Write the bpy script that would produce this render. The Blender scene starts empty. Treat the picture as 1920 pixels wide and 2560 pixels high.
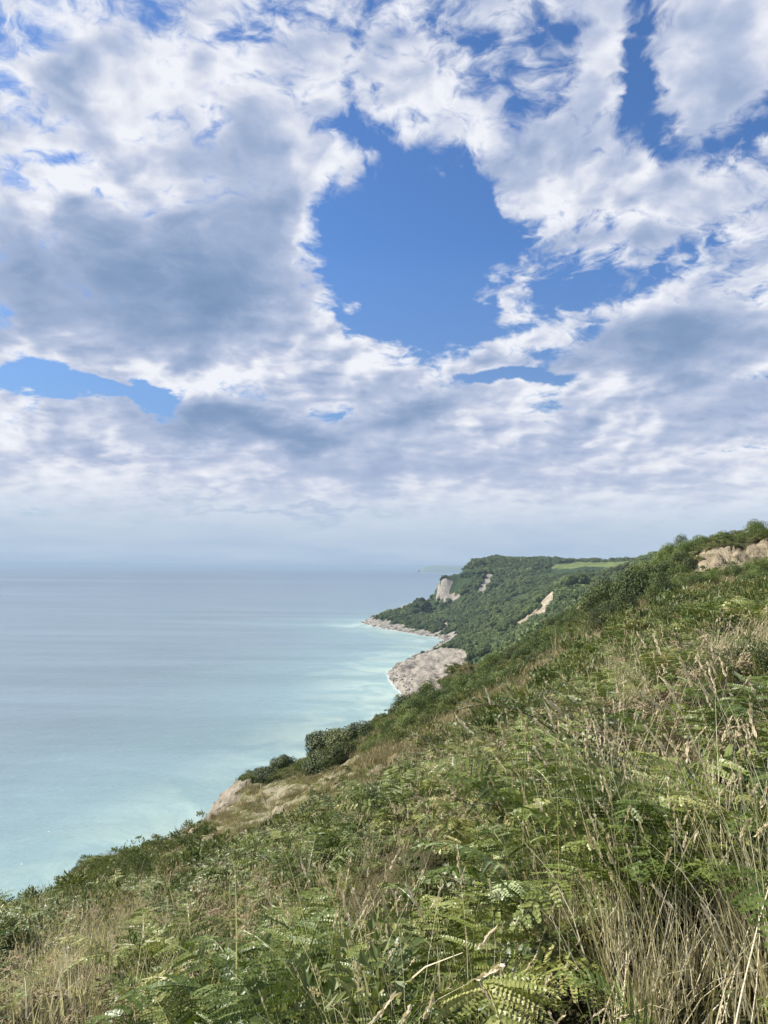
import bpy, math, random
import numpy as np
from mathutils import Vector, Matrix, Euler
R = math.radians
random.seed(7); rng = np.random.default_rng(11)
scene = bpy.context.scene
COL = scene.collection
CAMZ = 85.0
F = 1849.0                      # focal length in photo pixels (1920 x 2560)
PITCH, ROLL = 4.23, 0.48        # degrees up, degrees anticlockwise
SUN_AZ, SUN_EL = -76.0, 41.0    # azimuth from the view direction (+ = right), elevation

# ------------------------------------------------------------------ camera
cam_d = bpy.data.cameras.new('camera'); cam = bpy.data.objects.new('camera', cam_d); COL.objects.link(cam)
cam_d.sensor_fit = 'VERTICAL'; cam_d.sensor_height = 36.0; cam_d.sensor_width = 27.0
cam_d.lens = 36.0 * F / 2560.0
cam_d.clip_start = 0.05; cam_d.clip_end = 200000
CM = Matrix.Rotation(R(90 + PITCH), 3, 'X') @ Matrix.Rotation(R(ROLL), 3, 'Z')
cam.matrix_world = Matrix.Translation((0, 0, CAMZ)) @ CM.to_4x4()
scene.camera = cam
def ray(px, py):
    return (CM @ Vector(((px - 960) / F, -(py - 1280) / F, -1.0))).normalized()
def azel(px, py):
    d = ray(px, py); return math.degrees(math.atan2(d.x, d.y)), math.degrees(math.asin(d.z))
# ------------------------------------------------------------------ exposure
scene.view_settings.view_transform = 'Standard'; scene.view_settings.look = 'None'
scene.view_settings.exposure = 0.98; scene.view_settings.gamma = 1.0
scene.cycles.use_denoising = True
scene.cycles.max_bounces = 5; scene.cycles.diffuse_bounces = 2; scene.cycles.glossy_bounces = 2
scene.cycles.transmission_bounces = 3; scene.cycles.volume_bounces = 0; scene.cycles.transparent_max_bounces = 4
# ------------------------------------------------------------------ sun
sd = bpy.data.lights.new('sun', 'SUN'); sd.energy = 5.0; sd.angle = R(0.53); sd.color = (1.0, 0.955, 0.89)
sun = bpy.data.objects.new('sun', sd); COL.objects.link(sun)
sv = Vector((math.sin(R(SUN_AZ)) * math.cos(R(SUN_EL)), math.cos(R(SUN_AZ)) * math.cos(R(SUN_EL)), math.sin(R(SUN_EL))))
sun.rotation_euler = sv.to_track_quat('Z', 'Y').to_euler()

# ------------------------------------------------------------------ node helper
class NT:
    def __init__(s, tree):
        s.t = tree; s.n = tree.nodes; s.l = tree.links
    def new(s, typ, **kw):
        n = s.n.new(typ)
        for k, v in kw.items(): setattr(n, k, v)
        return n
    def put(s, sock, v):
        if isinstance(v, bpy.types.NodeSocket): s.l.new(v, sock)
        elif v is not None: sock.default_value = v
    def math(s, op, a, b=None, c=None, clamp=False):
        n = s.new('ShaderNodeMath', operation=op, use_clamp=clamp)
        for i, v in enumerate((a, b, c)):
            if v is not None: s.put(n.inputs[i], v)
        return n.outputs[0]
    def vmath(s, op, a, b=None, scale=None):
        n = s.new('ShaderNodeVectorMath', operation=op)
        s.put(n.inputs[0], a)
        if b is not None: s.put(n.inputs[1], b)
        if scale is not None: s.put(n.inputs[3], scale)
        return n.outputs[1] if op in ('DOT_PRODUCT', 'LENGTH', 'DISTANCE') else n.outputs[0]
    def comb(s, x, y, z):
        n = s.new('ShaderNodeCombineXYZ')
        for i, v in enumerate((x, y, z)): s.put(n.inputs[i], v)
        return n.outputs[0]
    def noise(s, vec, scale, detail=4, rough=.55, dist=0.0, lac=2.0, dim='3D'):
        n = s.new('ShaderNodeTexNoise', noise_dimensions=dim)
        if vec is not None: s.put(n.inputs['Vector'], vec)
        s.put(n.inputs['Scale'], scale); n.inputs['Detail'].default_value = detail
        n.inputs['Roughness'].default_value = rough; n.inputs['Distortion'].default_value = dist
        n.inputs['Lacunarity'].default_value = lac
        return n.outputs[0]
    def mapr(s, v, a, b, c=0.0, d=1.0, smooth=False):
        n = s.new('ShaderNodeMapRange'); n.interpolation_type = 'SMOOTHSTEP' if smooth else 'LINEAR'
        for i, x in enumerate((v, a, b, c, d)): s.put(n.inputs[i], x)
        return n.outputs[0]
    def mix(s, f, a, b, mode='MIX'):
        n = s.new('ShaderNodeMix', data_type='RGBA', blend_type=mode)
        s.put(n.inputs[0], f)
        for i, v in ((6, a), (7, b)):
            if not isinstance(v, bpy.types.NodeSocket) and len(v) == 3: v = (*v, 1)
            s.put(n.inputs[i], v)
        return n.outputs[2]
    def ramp(s, f, stops, interp='LINEAR'):
        n = s.new('ShaderNodeValToRGB'); cr = n.color_ramp; cr.interpolation = interp
        while len(cr.elements) < len(stops): cr.elements.new(0.5)
        for e, (p, c) in zip(cr.elements, stops): e.position = p; e.color = (*c, 1)
        s.put(n.inputs[0], f); return n.outputs[0]
    def attr(s, name):
        return s.new('ShaderNodeAttribute', attribute_name=name).outputs['Fac']

# ------------------------------------------------------------------ sky (world): Nishita air with broken cumulus
world = bpy.data.worlds.new('World'); scene.world = world; world.use_nodes = True
W = NT(world.node_tree); W.n.clear()
out = W.new('ShaderNodeOutputWorld'); bg = W.new('ShaderNodeBackground'); W.l.new(bg.outputs[0], out.inputs[0])
sky = W.new('ShaderNodeTexSky', sky_type='NISHITA'); sky.sun_disc = False
sky.sun_elevation = R(SUN_EL); sky.sun_rotation = R(SUN_AZ)
sky.air_density = 1.0; sky.dust_density = 0.6; sky.ozone_density = 2.0; sky.altitude = 80
SKY_K = 0.125
dirv = W.new('ShaderNodeTexCoord').outputs['Generated']
sx = W.new('ShaderNodeSeparateXYZ'); W.l.new(dirv, sx.inputs[0])
X, Y, Z = sx.outputs
az = W.math('MULTIPLY', W.math('ARCTAN2', X, Y), 57.2958)
el = W.math('MULTIPLY', W.math('ARCSINE', Z), 57.2958)
AE = W.comb(az, el, 0.0)
zz = W.math('MAXIMUM', Z, 0.0)
def plane(off):
    q = W.math('ADD', zz, off)
    return W.comb(W.math('DIVIDE', X, q), W.math('DIVIDE', Y, q), 0.0)
P = plane(0.30)
wn = W.new('ShaderNodeTexNoise'); W.put(wn.inputs['Vector'], P); wn.inputs['Scale'].default_value = 3.0
wn.inputs['Detail'].default_value = 5; wn.inputs['Roughness'].default_value = .55
warp = W.vmath('SUBTRACT', wn.outputs[1], (0.5, 0.5, 0.5))
AEW = W.vmath('ADD', AE, W.vmath('MULTIPLY', warp, (15.0, 10.0, 0.0)))
def blobs(lst, start=0.0, coords=AEW):
    acc = start
    for i, (px, py, rx, ry, rot, amp) in enumerate(lst):
        if i and i % 12 == 0:      # keeps the shader's working memory small
            coords = W.vmath('ADD', coords, W.vmath('SCALE', (1e-7, 1e-7, 0), scale=acc))
        a0, e0 = azel(px, py)
        m = W.new('ShaderNodeMapping', vector_type='TEXTURE'); W.put(m.inputs[0], coords)
        m.inputs[1].default_value = (a0, e0, 0); m.inputs[2].default_value = (0, 0, R(rot))
        k = math.degrees(1 / F)
        m.inputs[3].default_value = (rx * k, ry * k, 1)
        g = W.math('POWER', 0.3679, W.vmath('DOT_PRODUCT', m.outputs[0], m.outputs[0]))
        acc = W.math('MULTIPLY_ADD', g, amp, acc)
    return acc
# (photo px, py, radius x, radius y, rotation, strength)
COVER = [
 (1000,540,190,120,10,-.75),(960,680,170,150,0,-.75),(1010,790,130,80,0,-.7),(1130,720,170,60,-20,-.55),
 (1010,860,45,40,0,-.4),(1180,560,110,80,0,-.35),(1370,630,120,45,0,-.30),(1480,690,170,40,10,-.45),(1640,675,150,32,12,-.30),
 (1000,440,80,40,0,-.30),(1240,500,60,50,0,-.12),(1330,470,110,60,0,.35),(1390,610,70,30,0,.3),(1290,590,60,90,0,.38),(1480,560,100,60,0,.2),
 (1600,70,60,120,0,-.55),(1700,270,90,45,-15,-.50),(560,330,120,90,0,.15),(720,150,120,80,0,.25),(820,380,140,60,0,.30),(720,560,110,110,0,.35),(1250,330,150,110,0,.25),(1150,120,120,80,0,.2),(1480,130,90,90,0,.2),(1650,430,160,70,0,.25),(1880,290,120,50,0,-.60),(1570,200,40,80,0,-.45),(1620,330,60,50,0,-.35),
 (40,50,110,45,0,-.50),(680,60,100,45,0,-.38),(430,10,60,30,0,-.3),(1390,50,60,30,0,-.42),(1270,90,110,28,-10,-.32),
 (800,240,110,60,0,-.40),(1300,220,50,60,20,-.30),(870,300,60,50,0,-.25),(150,365,80,22,0,-.38),(240,400,80,20,0,-.35),(90,260,70,18,0,-.22),
 (90,965,240,42,0,-1.05),(320,990,120,28,-8,-.62),(1330,968,135,28,0,-1.05),(1220,962,70,20,0,-.5),
 (470,1128,150,14,0,-.50),(1880,1095,80,10,0,-.5),
 (1400,440,110,26,20,-.22),(1700,600,120,24,10,-.28),(1830,690,110,16,20,-.3),
 (400,640,400,220,0,.55),(1720,860,330,110,10,.55),(700,900,330,60,0,.45),(1840,120,130,120,0,.6),(1420,340,140,160,0,.28),
 (700,450,130,120,0,.3),(900,1170,1300,150,0,.65),(1300,830,180,50,15,.40),(840,810,70,60,0,.45),(400,250,300,150,0,.25),(1700,480,160,90,0,.2),
 (1050,230,120,60,0,.15),(1080,330,160,60,0,.18),(1290,740,40,20,0,.25),(1340,560,90,20,0,.12)]
DARK = [
 (260,680,470,140,0,1.0),(560,740,200,90,0,.55),(60,800,280,60,0,.35),(610,480,150,130,0,.50),(520,300,130,100,0,.38),(430,600,200,80,0,.25),
 (1850,140,120,110,0,.60),(1640,840,250,66,4,1.0),(1780,850,90,60,0,.3),(1440,310,110,120,0,.30),(1730,530,150,60,0,.28),(1860,990,150,80,0,.60),
 (600,1065,330,56,-2,1.2),(1080,1045,180,36,0,.9),(950,968,150,36,0,.55),(1180,1000,120,24,0,.2),(780,1110,120,40,0,.4),
 (260,1165,100,14,0,.5),(980,1180,330,36,0,.45),(700,1278,280,11,0,.5),(1500,1200,400,22,0,.35),(1400,1125,180,15,0,.35),(1700,1150,170,14,0,.3),
 (240,450,190,70,0,-.40),(110,490,110,40,0,-.30),(480,100,160,90,0,-.35),(780,590,50,90,0,-.35),(850,780,90,60,0,-.35),
 (1310,780,150,36,14,-.40),(500,930,160,45,0,-.42),(900,900,180,36,0,-.30),(80,868,180,18,0,-.3),(330,885,90,25,-15,-.3),(1650,700,150,34,18,-.2),(1560,950,110,40,0,-.2),
 (620,780,80,26,0,-.45),(100,1040,150,16,0,-.2)]
n1 = W.noise(P, 4.0, 9, .55, .25)
dl = (math.sin(R(SUN_AZ)), math.cos(R(SUN_AZ)))
Ps = W.vmath('ADD', P, (dl[0] * .05, dl[1] * .05 - .05, 0.0))
n2 = W.noise(Ps, 4.0, 3, .55, .25)
PB = W.vmath('ADD', P, W.vmath('SCALE', warp, scale=.22))
def puff(vec, sc):
    v = W.new('ShaderNodeTexVoronoi', feature='F1', voronoi_dimensions='2D'); W.put(v.inputs['Vector'], vec)
    v.inputs['Scale'].default_value = sc; v.inputs['Detail'].default_value = 2.0; v.inputs['Roughness'].default_value = .5
    return W.math('SUBTRACT', .55, v.outputs['Distance'])
p1 = puff(PB, 7.0); p2 = puff(W.vmath('ADD', PB, (dl[0] * .03, dl[1] * .03 - .035, 0.0)), 7.0)
nfine = W.noise(PB, 24.0, 4, .58, .4)
cov = blobs(COVER, 0.22)
nn = W.math('MULTIPLY', W.math('SUBTRACT', n1, .5), 2.0)
nn = W.math('MULTIPLY_ADD', p1, .35, nn)
high = W.mapr(el, 14, 27, 0, 1, True)
nn = W.math('MULTIPLY_ADD', W.math('SUBTRACT', nfine, .5), W.mapr(high, 0, 1, .9, 1.5), nn)
dens = W.math('ADD', cov, W.math('MULTIPLY', nn, W.mapr(el, 2, 12, .45, 1.0)))
alpha = W.mapr(dens, W.mapr(high, 0, 1, -.13, -.20), W.mapr(high, 0, 1, .30, .40), 0, 1, True)
thick = W.mapr(dens, 0.15, 1.0, 0, 1, True)
dark = W.math('MAXIMUM', blobs(DARK, 0.0, W.vmath('ADD', AEW, W.vmath('SCALE', (1e-7, 1e-7, 0), scale=cov))), -0.45)
calm = W.mapr(dark, 0.0, .6, 1.0, .22)
relief = W.math('ADD', W.math('MULTIPLY', W.math('SUBTRACT', n1, n2), 1.5), W.math('MULTIPLY', W.math('SUBTRACT', p1, p2), .5))
br = W.math('SUBTRACT', .865, W.math('MULTIPLY', thick, .16))
br = W.math('SUBTRACT', br, W.math('MULTIPLY', dark, .42))
br = W.math('SUBTRACT', br, W.math('MULTIPLY', W.math('MULTIPLY', relief, calm), W.mapr(el, 4, 16, .16, 1.0)))
br = W.math('ADD', br, W.math('MULTIPLY', W.math('MULTIPLY', W.math('SUBTRACT', nfine, .5), W.math('MULTIPLY', calm, W.mapr(el, 5, 16, .15, 1.0))), .22))
br = W.math('ADD', br, W.mapr(el, 2.5, 11, .13, 0.0))
ccol = W.ramp(br, [(0.0, (.17, .27, .45)), (.28, (.235, .34, .53)), (.50, (.35, .44, .63)), (.72, (.53, .59, .75)), (.88, (.74, .77, .86)), (1.0, (.86, .88, .94))])
skyc = W.vmath('SCALE', sky.outputs[0], scale=SKY_K)
skyc = W.vmath('SCALE', W.vmath('MULTIPLY', skyc, (0.62, 0.89, 1.24)), scale=W.mapr(el, 8, 22, .74, 1.0))
skyc = W.mix(W.mapr(el, 8, 24, .28, 0.0), skyc, (.40, .53, .70))
col = W.mix(alpha, skyc, ccol)
lowh = W.math('ADD', W.mapr(el, 1.2, 7.5, 1.0, 0.0, True), 0.0)
lown = W.mix(W.mapr(W.noise(plane(.12), 1.1, 4, .5), .35, .65), (.44, .555, .71), (.50, .605, .74))
col = W.mix(lowh, col, lown)
W.put(bg.inputs[0], col); bg.inputs[1].default_value = 0.52
world.cycles.sampling_method = 'MANUAL'; world.cycles.sample_map_resolution = 512

# ------------------------------------------------------------------ tags
def tag(o, label=None, cat=None, group=None, kind=None):
    if label: o['label'] = label
    if cat: o['category'] = cat
    if group: o['group'] = group
    if kind: o['kind'] = kind
    return o

# ------------------------------------------------------------------ numpy noise
def _hash(ix, iy, seed):
    h = (ix.astype(np.int64) * 374761393 + iy.astype(np.int64) * 668265263 + seed * 974634777) & 0xffffffff
    h = ((h ^ (h >> 13)) * 1274126177) & 0xffffffff
    return ((h ^ (h >> 16)) & 0xffff) / 65535.0
def vnoise(x, y, seed=0):
    ix = np.floor(x); iy = np.floor(y); fx = x - ix; fy = y - iy
    fx = fx * fx * (3 - 2 * fx); fy = fy * fy * (3 - 2 * fy)
    a = _hash(ix, iy, seed); b = _hash(ix + 1, iy, seed); c = _hash(ix, iy + 1, seed); d = _hash(ix + 1, iy + 1, seed)
    return (a * (1 - fx) + b * fx) * (1 - fy) + (c * (1 - fx) + d * fx) * fy
def fbm(x, y, seed=0, octv=4, gain=.5):
    s = 0; a = 1; t = 0
    for i in range(octv):
        s = s + a * vnoise(x * 2 ** i + 17.3 * i, y * 2 ** i + 9.1 * i, seed + i); t += a; a *= gain
    return s / t
def sstep(a, b, v):
    t = np.clip((v - a) / (b - a), 0, 1); return t * t * (3 - 2 * t)

# ------------------------------------------------------------------ terrain: height controls surveyed along lines of sight (px, py, depth)
CT = [
 (0,2560,8.0),(0,2400,20),(0,2330,40),(0,2420,50,'b'),
 (200,2560,7.2),(200,2330,22),(200,2240,46),(200,2200,60),
 (420,2560,6.5),(420,2320,15),(420,2200,34),(420,2110,58),
 (560,2110,46),(560,1995,82),(600,1960,90),(500,2150,38),
 (620,2560,6.0),(620,2260,15.5),(620,2120,40),(660,2060,56),(680,1950,92),
 (800,2560,4.9),(800,2210,13.5),(800,2080,28),(800,1980,56),(800,1895,96),
 (1000,2560,3.9),(1000,2210,8.6),(1000,2030,20),(1000,1880,46),(1000,1810,75),(1000,1780,108),
 (1200,2560,3.2),(1200,2200,6.6),(1200,2000,11.5),(1200,1830,27),(1200,1740,58),(1200,1690,110),
 (1400,2560,2.9),(1400,2150,5.2),(1400,1900,10.5),(1400,1740,21),(1400,1625,48),(1400,1570,112),
 (1600,2560,2.6),(1600,2050,4.9),(1600,1800,9.6),(1600,1640,21),(1600,1525,45),(1600,1465,80),(1600,1440,105),(1600,1436,118),
 (1760,2560,2.4),(1760,1760,9.5),(1760,1600,20),(1760,1490,45),(1745,1442,70),(1760,1385,78),(1760,1366,98),
 (1920,2560,2.3),(1920,2000,4.5),(1920,1745,10),(1920,1590,20),(1920,1500,40),(1920,1462,58),(1920,1428,72),(1920,1360,78),(1920,1338,95),
 (1500,1516,95),(1500,1506,112),(1457,1506,128),(1424,1556,120),(1450,1535,119),
 (2200,1600,20),(2200,1400,72),(2200,1300,90),(2600,1600,20),(2600,1300,80),
 (-300,2560,9),(-300,2450,20),(-300,2430,40),(-700,2600,10),(-700,2560,40)]
# beyond the crest: px, depth, world height
CB = [
 (0,62,45),(0,95,10),(200,80,48),(200,125,5),(420,78,52),(420,110,18),(420,140,-5),(-300,60,38),(-300,95,-5),
 (560,105,50),(620,115,48),(620,150,15),(690,115,52),(690,155,20),(800,118,50),(800,165,15),(800,240,-10),
 (1000,135,50),(1000,180,22),(1000,260,6),(1000,330,-2),(1000,420,-8),
 (1100,140,58),(1100,200,40),(1100,300,18),(1100,400,8),
 (1200,140,62),(1200,200,50),(1200,300,34),(1200,390,24),
 (1400,140,72),(1400,200,63),(1400,300,50),(1400,420,42),
 (1600,150,76),(1600,250,70),(1600,400,66),(1760,130,87),(1760,250,84),(1920,140,88),(1920,300,90),(2400,130,92),(2400,500,92)]
# mid and far undercliff
CF = [
 (985,1690,563),(1000,1722,503),(1015,1742,473),(995,1665,610),(1030,1646,672),
 (1300,1640,430),(1250,1680,350),(1350,1590,420),
 (1250,1610,560),(1200,1640,520),(1170,1645,600),(1180,1690,500),(1110,1628,690),(1120,1690,520),(1080,1735,475),(1040,1690,540),(1060,1660,600),(1130,1655,600),
 (1350,1550,560),(1400,1500,600),(1500,1465,640),(1560,1442,650),(1600,1414,660),(1650,1390,670),(1750,1385,700),
 (1300,1590,600),(1420,1470,700),(1200,1590,760),(1150,1594,790),
 (1000,1570,1010),(1060,1577,960),(1110,1590,900),
 (940,1540,1130),(1000,1522,1160),(1060,1512,1185),(1084,1497,1200),
 (1094,1450,1216),(1122,1430,1235),(1160,1414,1300),(1250,1403,1350),(1330,1402,1360),(1450,1405,1400),(1580,1403,1350),
 (1500,1411,1290),(1500,1419,1200),(1420,1425,1170),(1580,1425,1150),(1580,1412,1270),(1150,1490,1150),(1125,1500,1165),
 (1200,1450,1190),(1215,1487,1130),(1300,1450,1120),(1300,1500,950),(1150,1530,1060),(1200,1550,880),(1400,1452,960),(1480,1440,950),(1290,1540,740),(1330,1560,640),(1378,1500,640),(1380,1540,590),
 (1240,1500,1020),(1100,1545,1050)]
CW = [(1160,1500,95),(1250,1600,98),(1400,1700,98),(1600,1700,98),(1250,2500,98),(1500,3500,100),(1900,1500,100),(1900,3500,100),(1150,1400,92),(1110,1300,80)]
pts = []
for c in CT + CF:
    d = ray(c[0], c[1]); y = c[2]; pts.append((d.x / d.y * y, y, d.z / d.y * y))
for px, y, wz in CB + CW:
    d = ray(px, 1400); pts.append((d.x / d.y * y, y, wz - CAMZ))
for x, y, z in ((0,0,-1.65),(2,0,-1.6),(-2,0,-2.8),(-4,0,-4.1),(4,0,-1.5),(0,-3,-1.65),(0,1.5,-1.62),(1,1.5,-1.6),(-1,1.5,-2.0),(0,2.5,-1.66),(.8,2.5,-1.62)):
    pts.append((x, y, z))
pts = np.array(pts)
def ab(x, y): return x / (y + 4.0) * 3.0, np.log(y + 4.0)
pa, pl = ab(pts[:, 0], pts[:, 1]); pv = pts[:, 2] / (pts[:, 1] + 4.0)
CK = .04
def kern(r2): return np.sqrt(r2 + CK * CK)
n = len(pts)
Kmat = kern((pa[:, None] - pa[None]) ** 2 + (pl[:, None] - pl[None]) ** 2)
A = np.zeros((n + 3, n + 3)); A[:n, :n] = Kmat + np.eye(n) * 1e-4
A[:n, n] = 1; A[:n, n + 1] = pa; A[:n, n + 2] = pl; A[n:, :n] = A[:n, n:].T
wts = np.linalg.solve(A, np.concatenate([pv, np.zeros(3)]))
def landz(x, y):
    a, l = ab(x, y); o = np.empty(a.shape); af, lf, of = a.ravel(), l.ravel(), o.ravel()
    for i in range(0, af.size, 40000):
        s = slice(i, i + 40000)
        k = kern((af[s, None] - pa[None]) ** 2 + (lf[s, None] - pl[None]) ** 2)
        of[s] = k @ wts[:n] + wts[n] + wts[n + 1] * af[s] + wts[n + 2] * lf[s]
    return of.reshape(a.shape) * (y + 4.0)
COAST = [(-160,-60),(-120,20),(-112,60),(-100,110),(-80,150),(-62,185),(-38,230),(-18,300),(0,390),(13,470),(10,520),(4,575),(7,624),(28,700),(58,800),(74,875),(52,925),(22,985),(-6,1045),(-27,1100),(-30,1125),(-18,1150),
         (20,1190),(60,1225),(92,1290),(125,1400),(170,1600),(260,2000),(500,2800),(900,3600)]
COASTP = np.array(COAST, float)
POLY = np.array(COAST + [(6000,3600),(6000,-300),(-160,-300)], float)
def inside(x, y, poly):
    c = np.zeros(x.shape, bool); j = len(poly) - 1
    for i in range(len(poly)):
        xi, yi = poly[i]; xj, yj = poly[j]
        t = ((yi > y) != (yj > y)) & (x < (xj - xi) * (y - yi) / (yj - yi + 1e-12) + xi)
        c ^= t; j = i
    return c
def pdist(x, y, line):
    d = np.full(x.shape, 1e18)
    for (x0, y0), (x1, y1) in zip(line[:-1], line[1:]):
        dx, dy = x1 - x0, y1 - y0
        t = np.clip(((x - x0) * dx + (y - y0) * dy) / (dx * dx + dy * dy), 0, 1)
        d = np.minimum(d, (x - x0 - t * dx) ** 2 + (y - y0 - t * dy) ** 2)
    return np.sqrt(d)
def shore(x, y):
    wob = (fbm(x / 30, y / 30, 5, 4) - .5) * np.clip(y / 60, .0, 14)
    d = pdist(x, y, COASTP); return np.where(inside(x, y, POLY), d, -d) + wob
NA, NL = 620, 860
AMAX = .78
ga = np.linspace(-AMAX, AMAX, NA); gl = np.linspace(math.log(.9), math.log(3600.0), NL)
GA, GL = np.meshgrid(ga, gl)
GY = np.exp(GL) - 4.0; GX = GA * (GY + 4.0)
GS = shore(GX, GY)
GZ = landz(GX, GY)
far = sstep(150, 420, GY)
capk = 1.35 + 1.0 * fbm(GX / 60, GY / 60, 31, 3)
cap = -CAMZ - 1.2 + np.maximum(GS, 0) * capk + np.minimum(GS, 0) * .12
und = (fbm(GX / 45, GY / 45, 3, 5) - .5)
hz = GZ + und * far * 12 * sstep(0, 60, GS) + (fbm(GX / 5.5, GY / 5.5, 8, 4) - .5) * (.35 + .9 * sstep(10, 60, GY))
hz += (fbm(GX / 1.1, GY / 1.1, 18, 3) - .5) * .12
mnd = 1 - np.abs(2 * fbm(GX / 2.3, GY / 2.3, 19, 3) - 1) * 2.4
hz += mnd * .46 * sstep(1.8, 4.5, np.hypot(GX, GY)) * (1 - sstep(60, 120, GY))
GZ = np.minimum(hz, cap)
def H(x, y):
    x = np.asarray(x, float); y = np.asarray(y, float)
    u = (x / (y + 4.0) + AMAX) / (2 * AMAX) * (NA - 1); v = (np.log(np.maximum(y + 4.0, .9)) - gl[0]) / (gl[-1] - gl[0]) * (NL - 1)
    u = np.clip(u, 0, NA - 1.001); v = np.clip(v, 0, NL - 1.001)
    i = u.astype(int); j = v.astype(int); fu = u - i; fv = v - j
    return CAMZ + (GZ[j, i] * (1 - fu) + GZ[j, i + 1] * fu) * (1 - fv) + (GZ[j + 1, i] * (1 - fu) + GZ[j + 1, i + 1] * fu) * fv
YS = np.exp(np.linspace(math.log(1.2), math.log(3500), 3000))
def hit(px, py, ymin=1.2):
    """point of the ground seen along one line of sight"""
    d = ray(px, py); t = YS / d.y
    zr = CAMZ + d.z * t; h = H(d.x * t, YS)
    k = np.nonzero((zr < h) & (YS > ymin))[0]
    if len(k) == 0:                       # grazes past: the closest approach
        k = [int(np.argmin(np.where(YS > ymin, (zr - h) / YS, 9)))]
    j = k[0]; return Vector((d.x * t[j], YS[j], h[j]))
HOLL = [(hit(a, b)[:2], rr * 1.2) for a, b, rr in ((1120,2340,.42),(1170,2240,.40),(1090,2430,.36),(1885,1890,.60),(1150,2130,.34),(960,2270,.30),(640,2520,.25),(1500,2010,.35),(1330,2010,.30),(700,2330,.28))]
def hollow(x, y): return np.max([np.exp(-((x - c[0]) ** 2 + ((y - c[1]) * .8) ** 2) / rr ** 2) for c, rr in HOLL], 0)
GZ -= hollow(GX, GY) * .65
def zone(pxs): return np.array([tuple(hit(*p)[:2]) for p in pxs])
def fuzz_in(x, y, poly, amt):
    wx = (fbm(x / amt, y / amt, 61, 3) - .5) * amt * 1.6; wy = (fbm(x / amt, y / amt, 71, 3) - .5) * amt * 1.6
    return inside(x + wx, y + wy, poly)

ZN = {}
ZN['scarp_top'] = (zone([(1725,1448),(1738,1395),(1800,1372),(1850,1368),(1925,1345),(2000,1340),(2000,1400),(1920,1408),(1870,1428),(1800,1435)]), .8)
ZN['scarp_ledge'] = (zone([(405,2110),(430,2075),(480,2030),(530,1985),(560,1966),(625,1968),(600,2000),(560,2030),(520,2070),(480,2100),(440,2115)]), 1.0)
ZN['slip'] = (zone([(978,1690),(990,1668),(1010,1655),(1060,1633),(1105,1622),(1150,1625),(1172,1640),(1165,1680),(1150,1720),(1080,1740),(1010,1740),(985,1712)]), 5)
ZN['cliff_far'] = (zone([(1085,1500),(1090,1465),(1102,1444),(1122,1438),(1134,1452),(1124,1478),(1130,1489),(1152,1484),(1140,1503),(1110,1506)]), 3)
ZN['cliff_b'] = (zone([(1208,1434),(1232,1432),(1226,1455),(1212,1482),(1205,1490),(1196,1478),(1206,1455),(1214,1445)]), 2)
ZN['cliff_c'] = (zone([(1366,1490),(1390,1494),(1380,1518),(1356,1540),(1304,1562),(1284,1562),(1318,1541),(1348,1520),(1358,1500)]), .8)
ZN['cliff_d'] = (np.array([((px - 960) / F * yy, yy) for px, yy in ((1412,114),(1440,113),(1470,120),(1476,131),(1440,134),(1412,126))]), .8)
ZN['cliff_e'] = (zone([(1100,1578),(1112,1560),(1116,1556),(1118,1572),(1090,1586),(1070,1588)]), 2)
ZN['cliff_g'] = (zone([(1225,1572),(1250,1570),(1258,1580),(1240,1590),(1222,1580)]), 2)
Z_FIELD = np.array([((px - 960) / F * yy, yy) for px, yy in ((1375,1215),(1440,1185),(1500,1215),(1560,1160),(1630,1130),(1650,1370),(1560,1375),(1470,1395),(1420,1320))])
Z_FIELD2 = zone([(1400,1475),(1450,1462),(1520,1455),(1530,1468),(1460,1478),(1420,1484)])
Z_LEDGE = zone([(470,2130),(500,2070),(560,2010),(620,1960),(700,1955),(800,1935),(900,1905),(980,1930),(900,1990),(820,2030),(700,2090),(640,2125)])
Z_BROWN = zone([(800,1950),(900,1880),(1030,1840),(1150,1775),(1260,1715),(1380,1640),(1480,1590),(1560,1560),(1700,1470),(1800,1440),(1920,1425),(1920,1455),(1700,1510),(1560,1600),(1420,1680),(1330,1740),(1150,1860),(1040,1950),(900,2010)])
Z_STRAW = zone([(1230,2559),(1290,2400),(1400,2260),(1560,2200),(1700,2180),(1919,2100),(1919,2559)])
Z_SEED = zone([(0,2559),(0,2400),(150,2330),(380,2300),(560,2320),(660,2400),(720,2559)])
def bare_mask(x, y):
    m = np.zeros(x.shape)
    for k, (poly, a) in ZN.items(): m = np.maximum(m, fuzz_in(x, y, poly, a * 1.3))
    return m
bare = bare_mask(GX, GY)
toe = (GS < 7 + 9 * fbm(GX / 25, GY / 25, 44, 3)) & (GS > -30) & (GY > 300)
toe |= (GS < 14 + 30 * (fbm(GX / 16, GY / 16, 45, 2) - .35)) & (GS > -30) & (GY > 880)
bare = np.maximum(bare, toe)
# eroded relief on the bare faces
rill = (fbm(GX / 6 + GY / 40, GY / 22, 91, 5, .6) - .5) * 9
slipm = fuzz_in(GX, GY, ZN['slip'][0], 6); GZ += slipm * rill * 1.1 * sstep(2, 14, GS)
scm = fuzz_in(GX, GY, ZN['scarp_top'][0], 1) | fuzz_in(GX, GY, ZN['scarp_ledge'][0], 1)
GZ += scm * (fbm(GX / 1.4, GY / 1.8, 93, 5, .65) - .5) * 2.4
kcol = np.zeros(GX.shape)               # 0 pale sand, 1 grey clay, .5 sandstone
for k, v in (('slip', .75), ('cliff_far', 1.25), ('cliff_b', 1.15), ('cliff_c', .25), ('scarp_ledge', .4), ('cliff_e', .8)):
    kcol = np.where(fuzz_in(GX, GY, ZN[k][0], ZN[k][1] * 1.6), v, kcol)
kcol = np.where(toe & (slipm == 0), 1.25, kcol)
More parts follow.
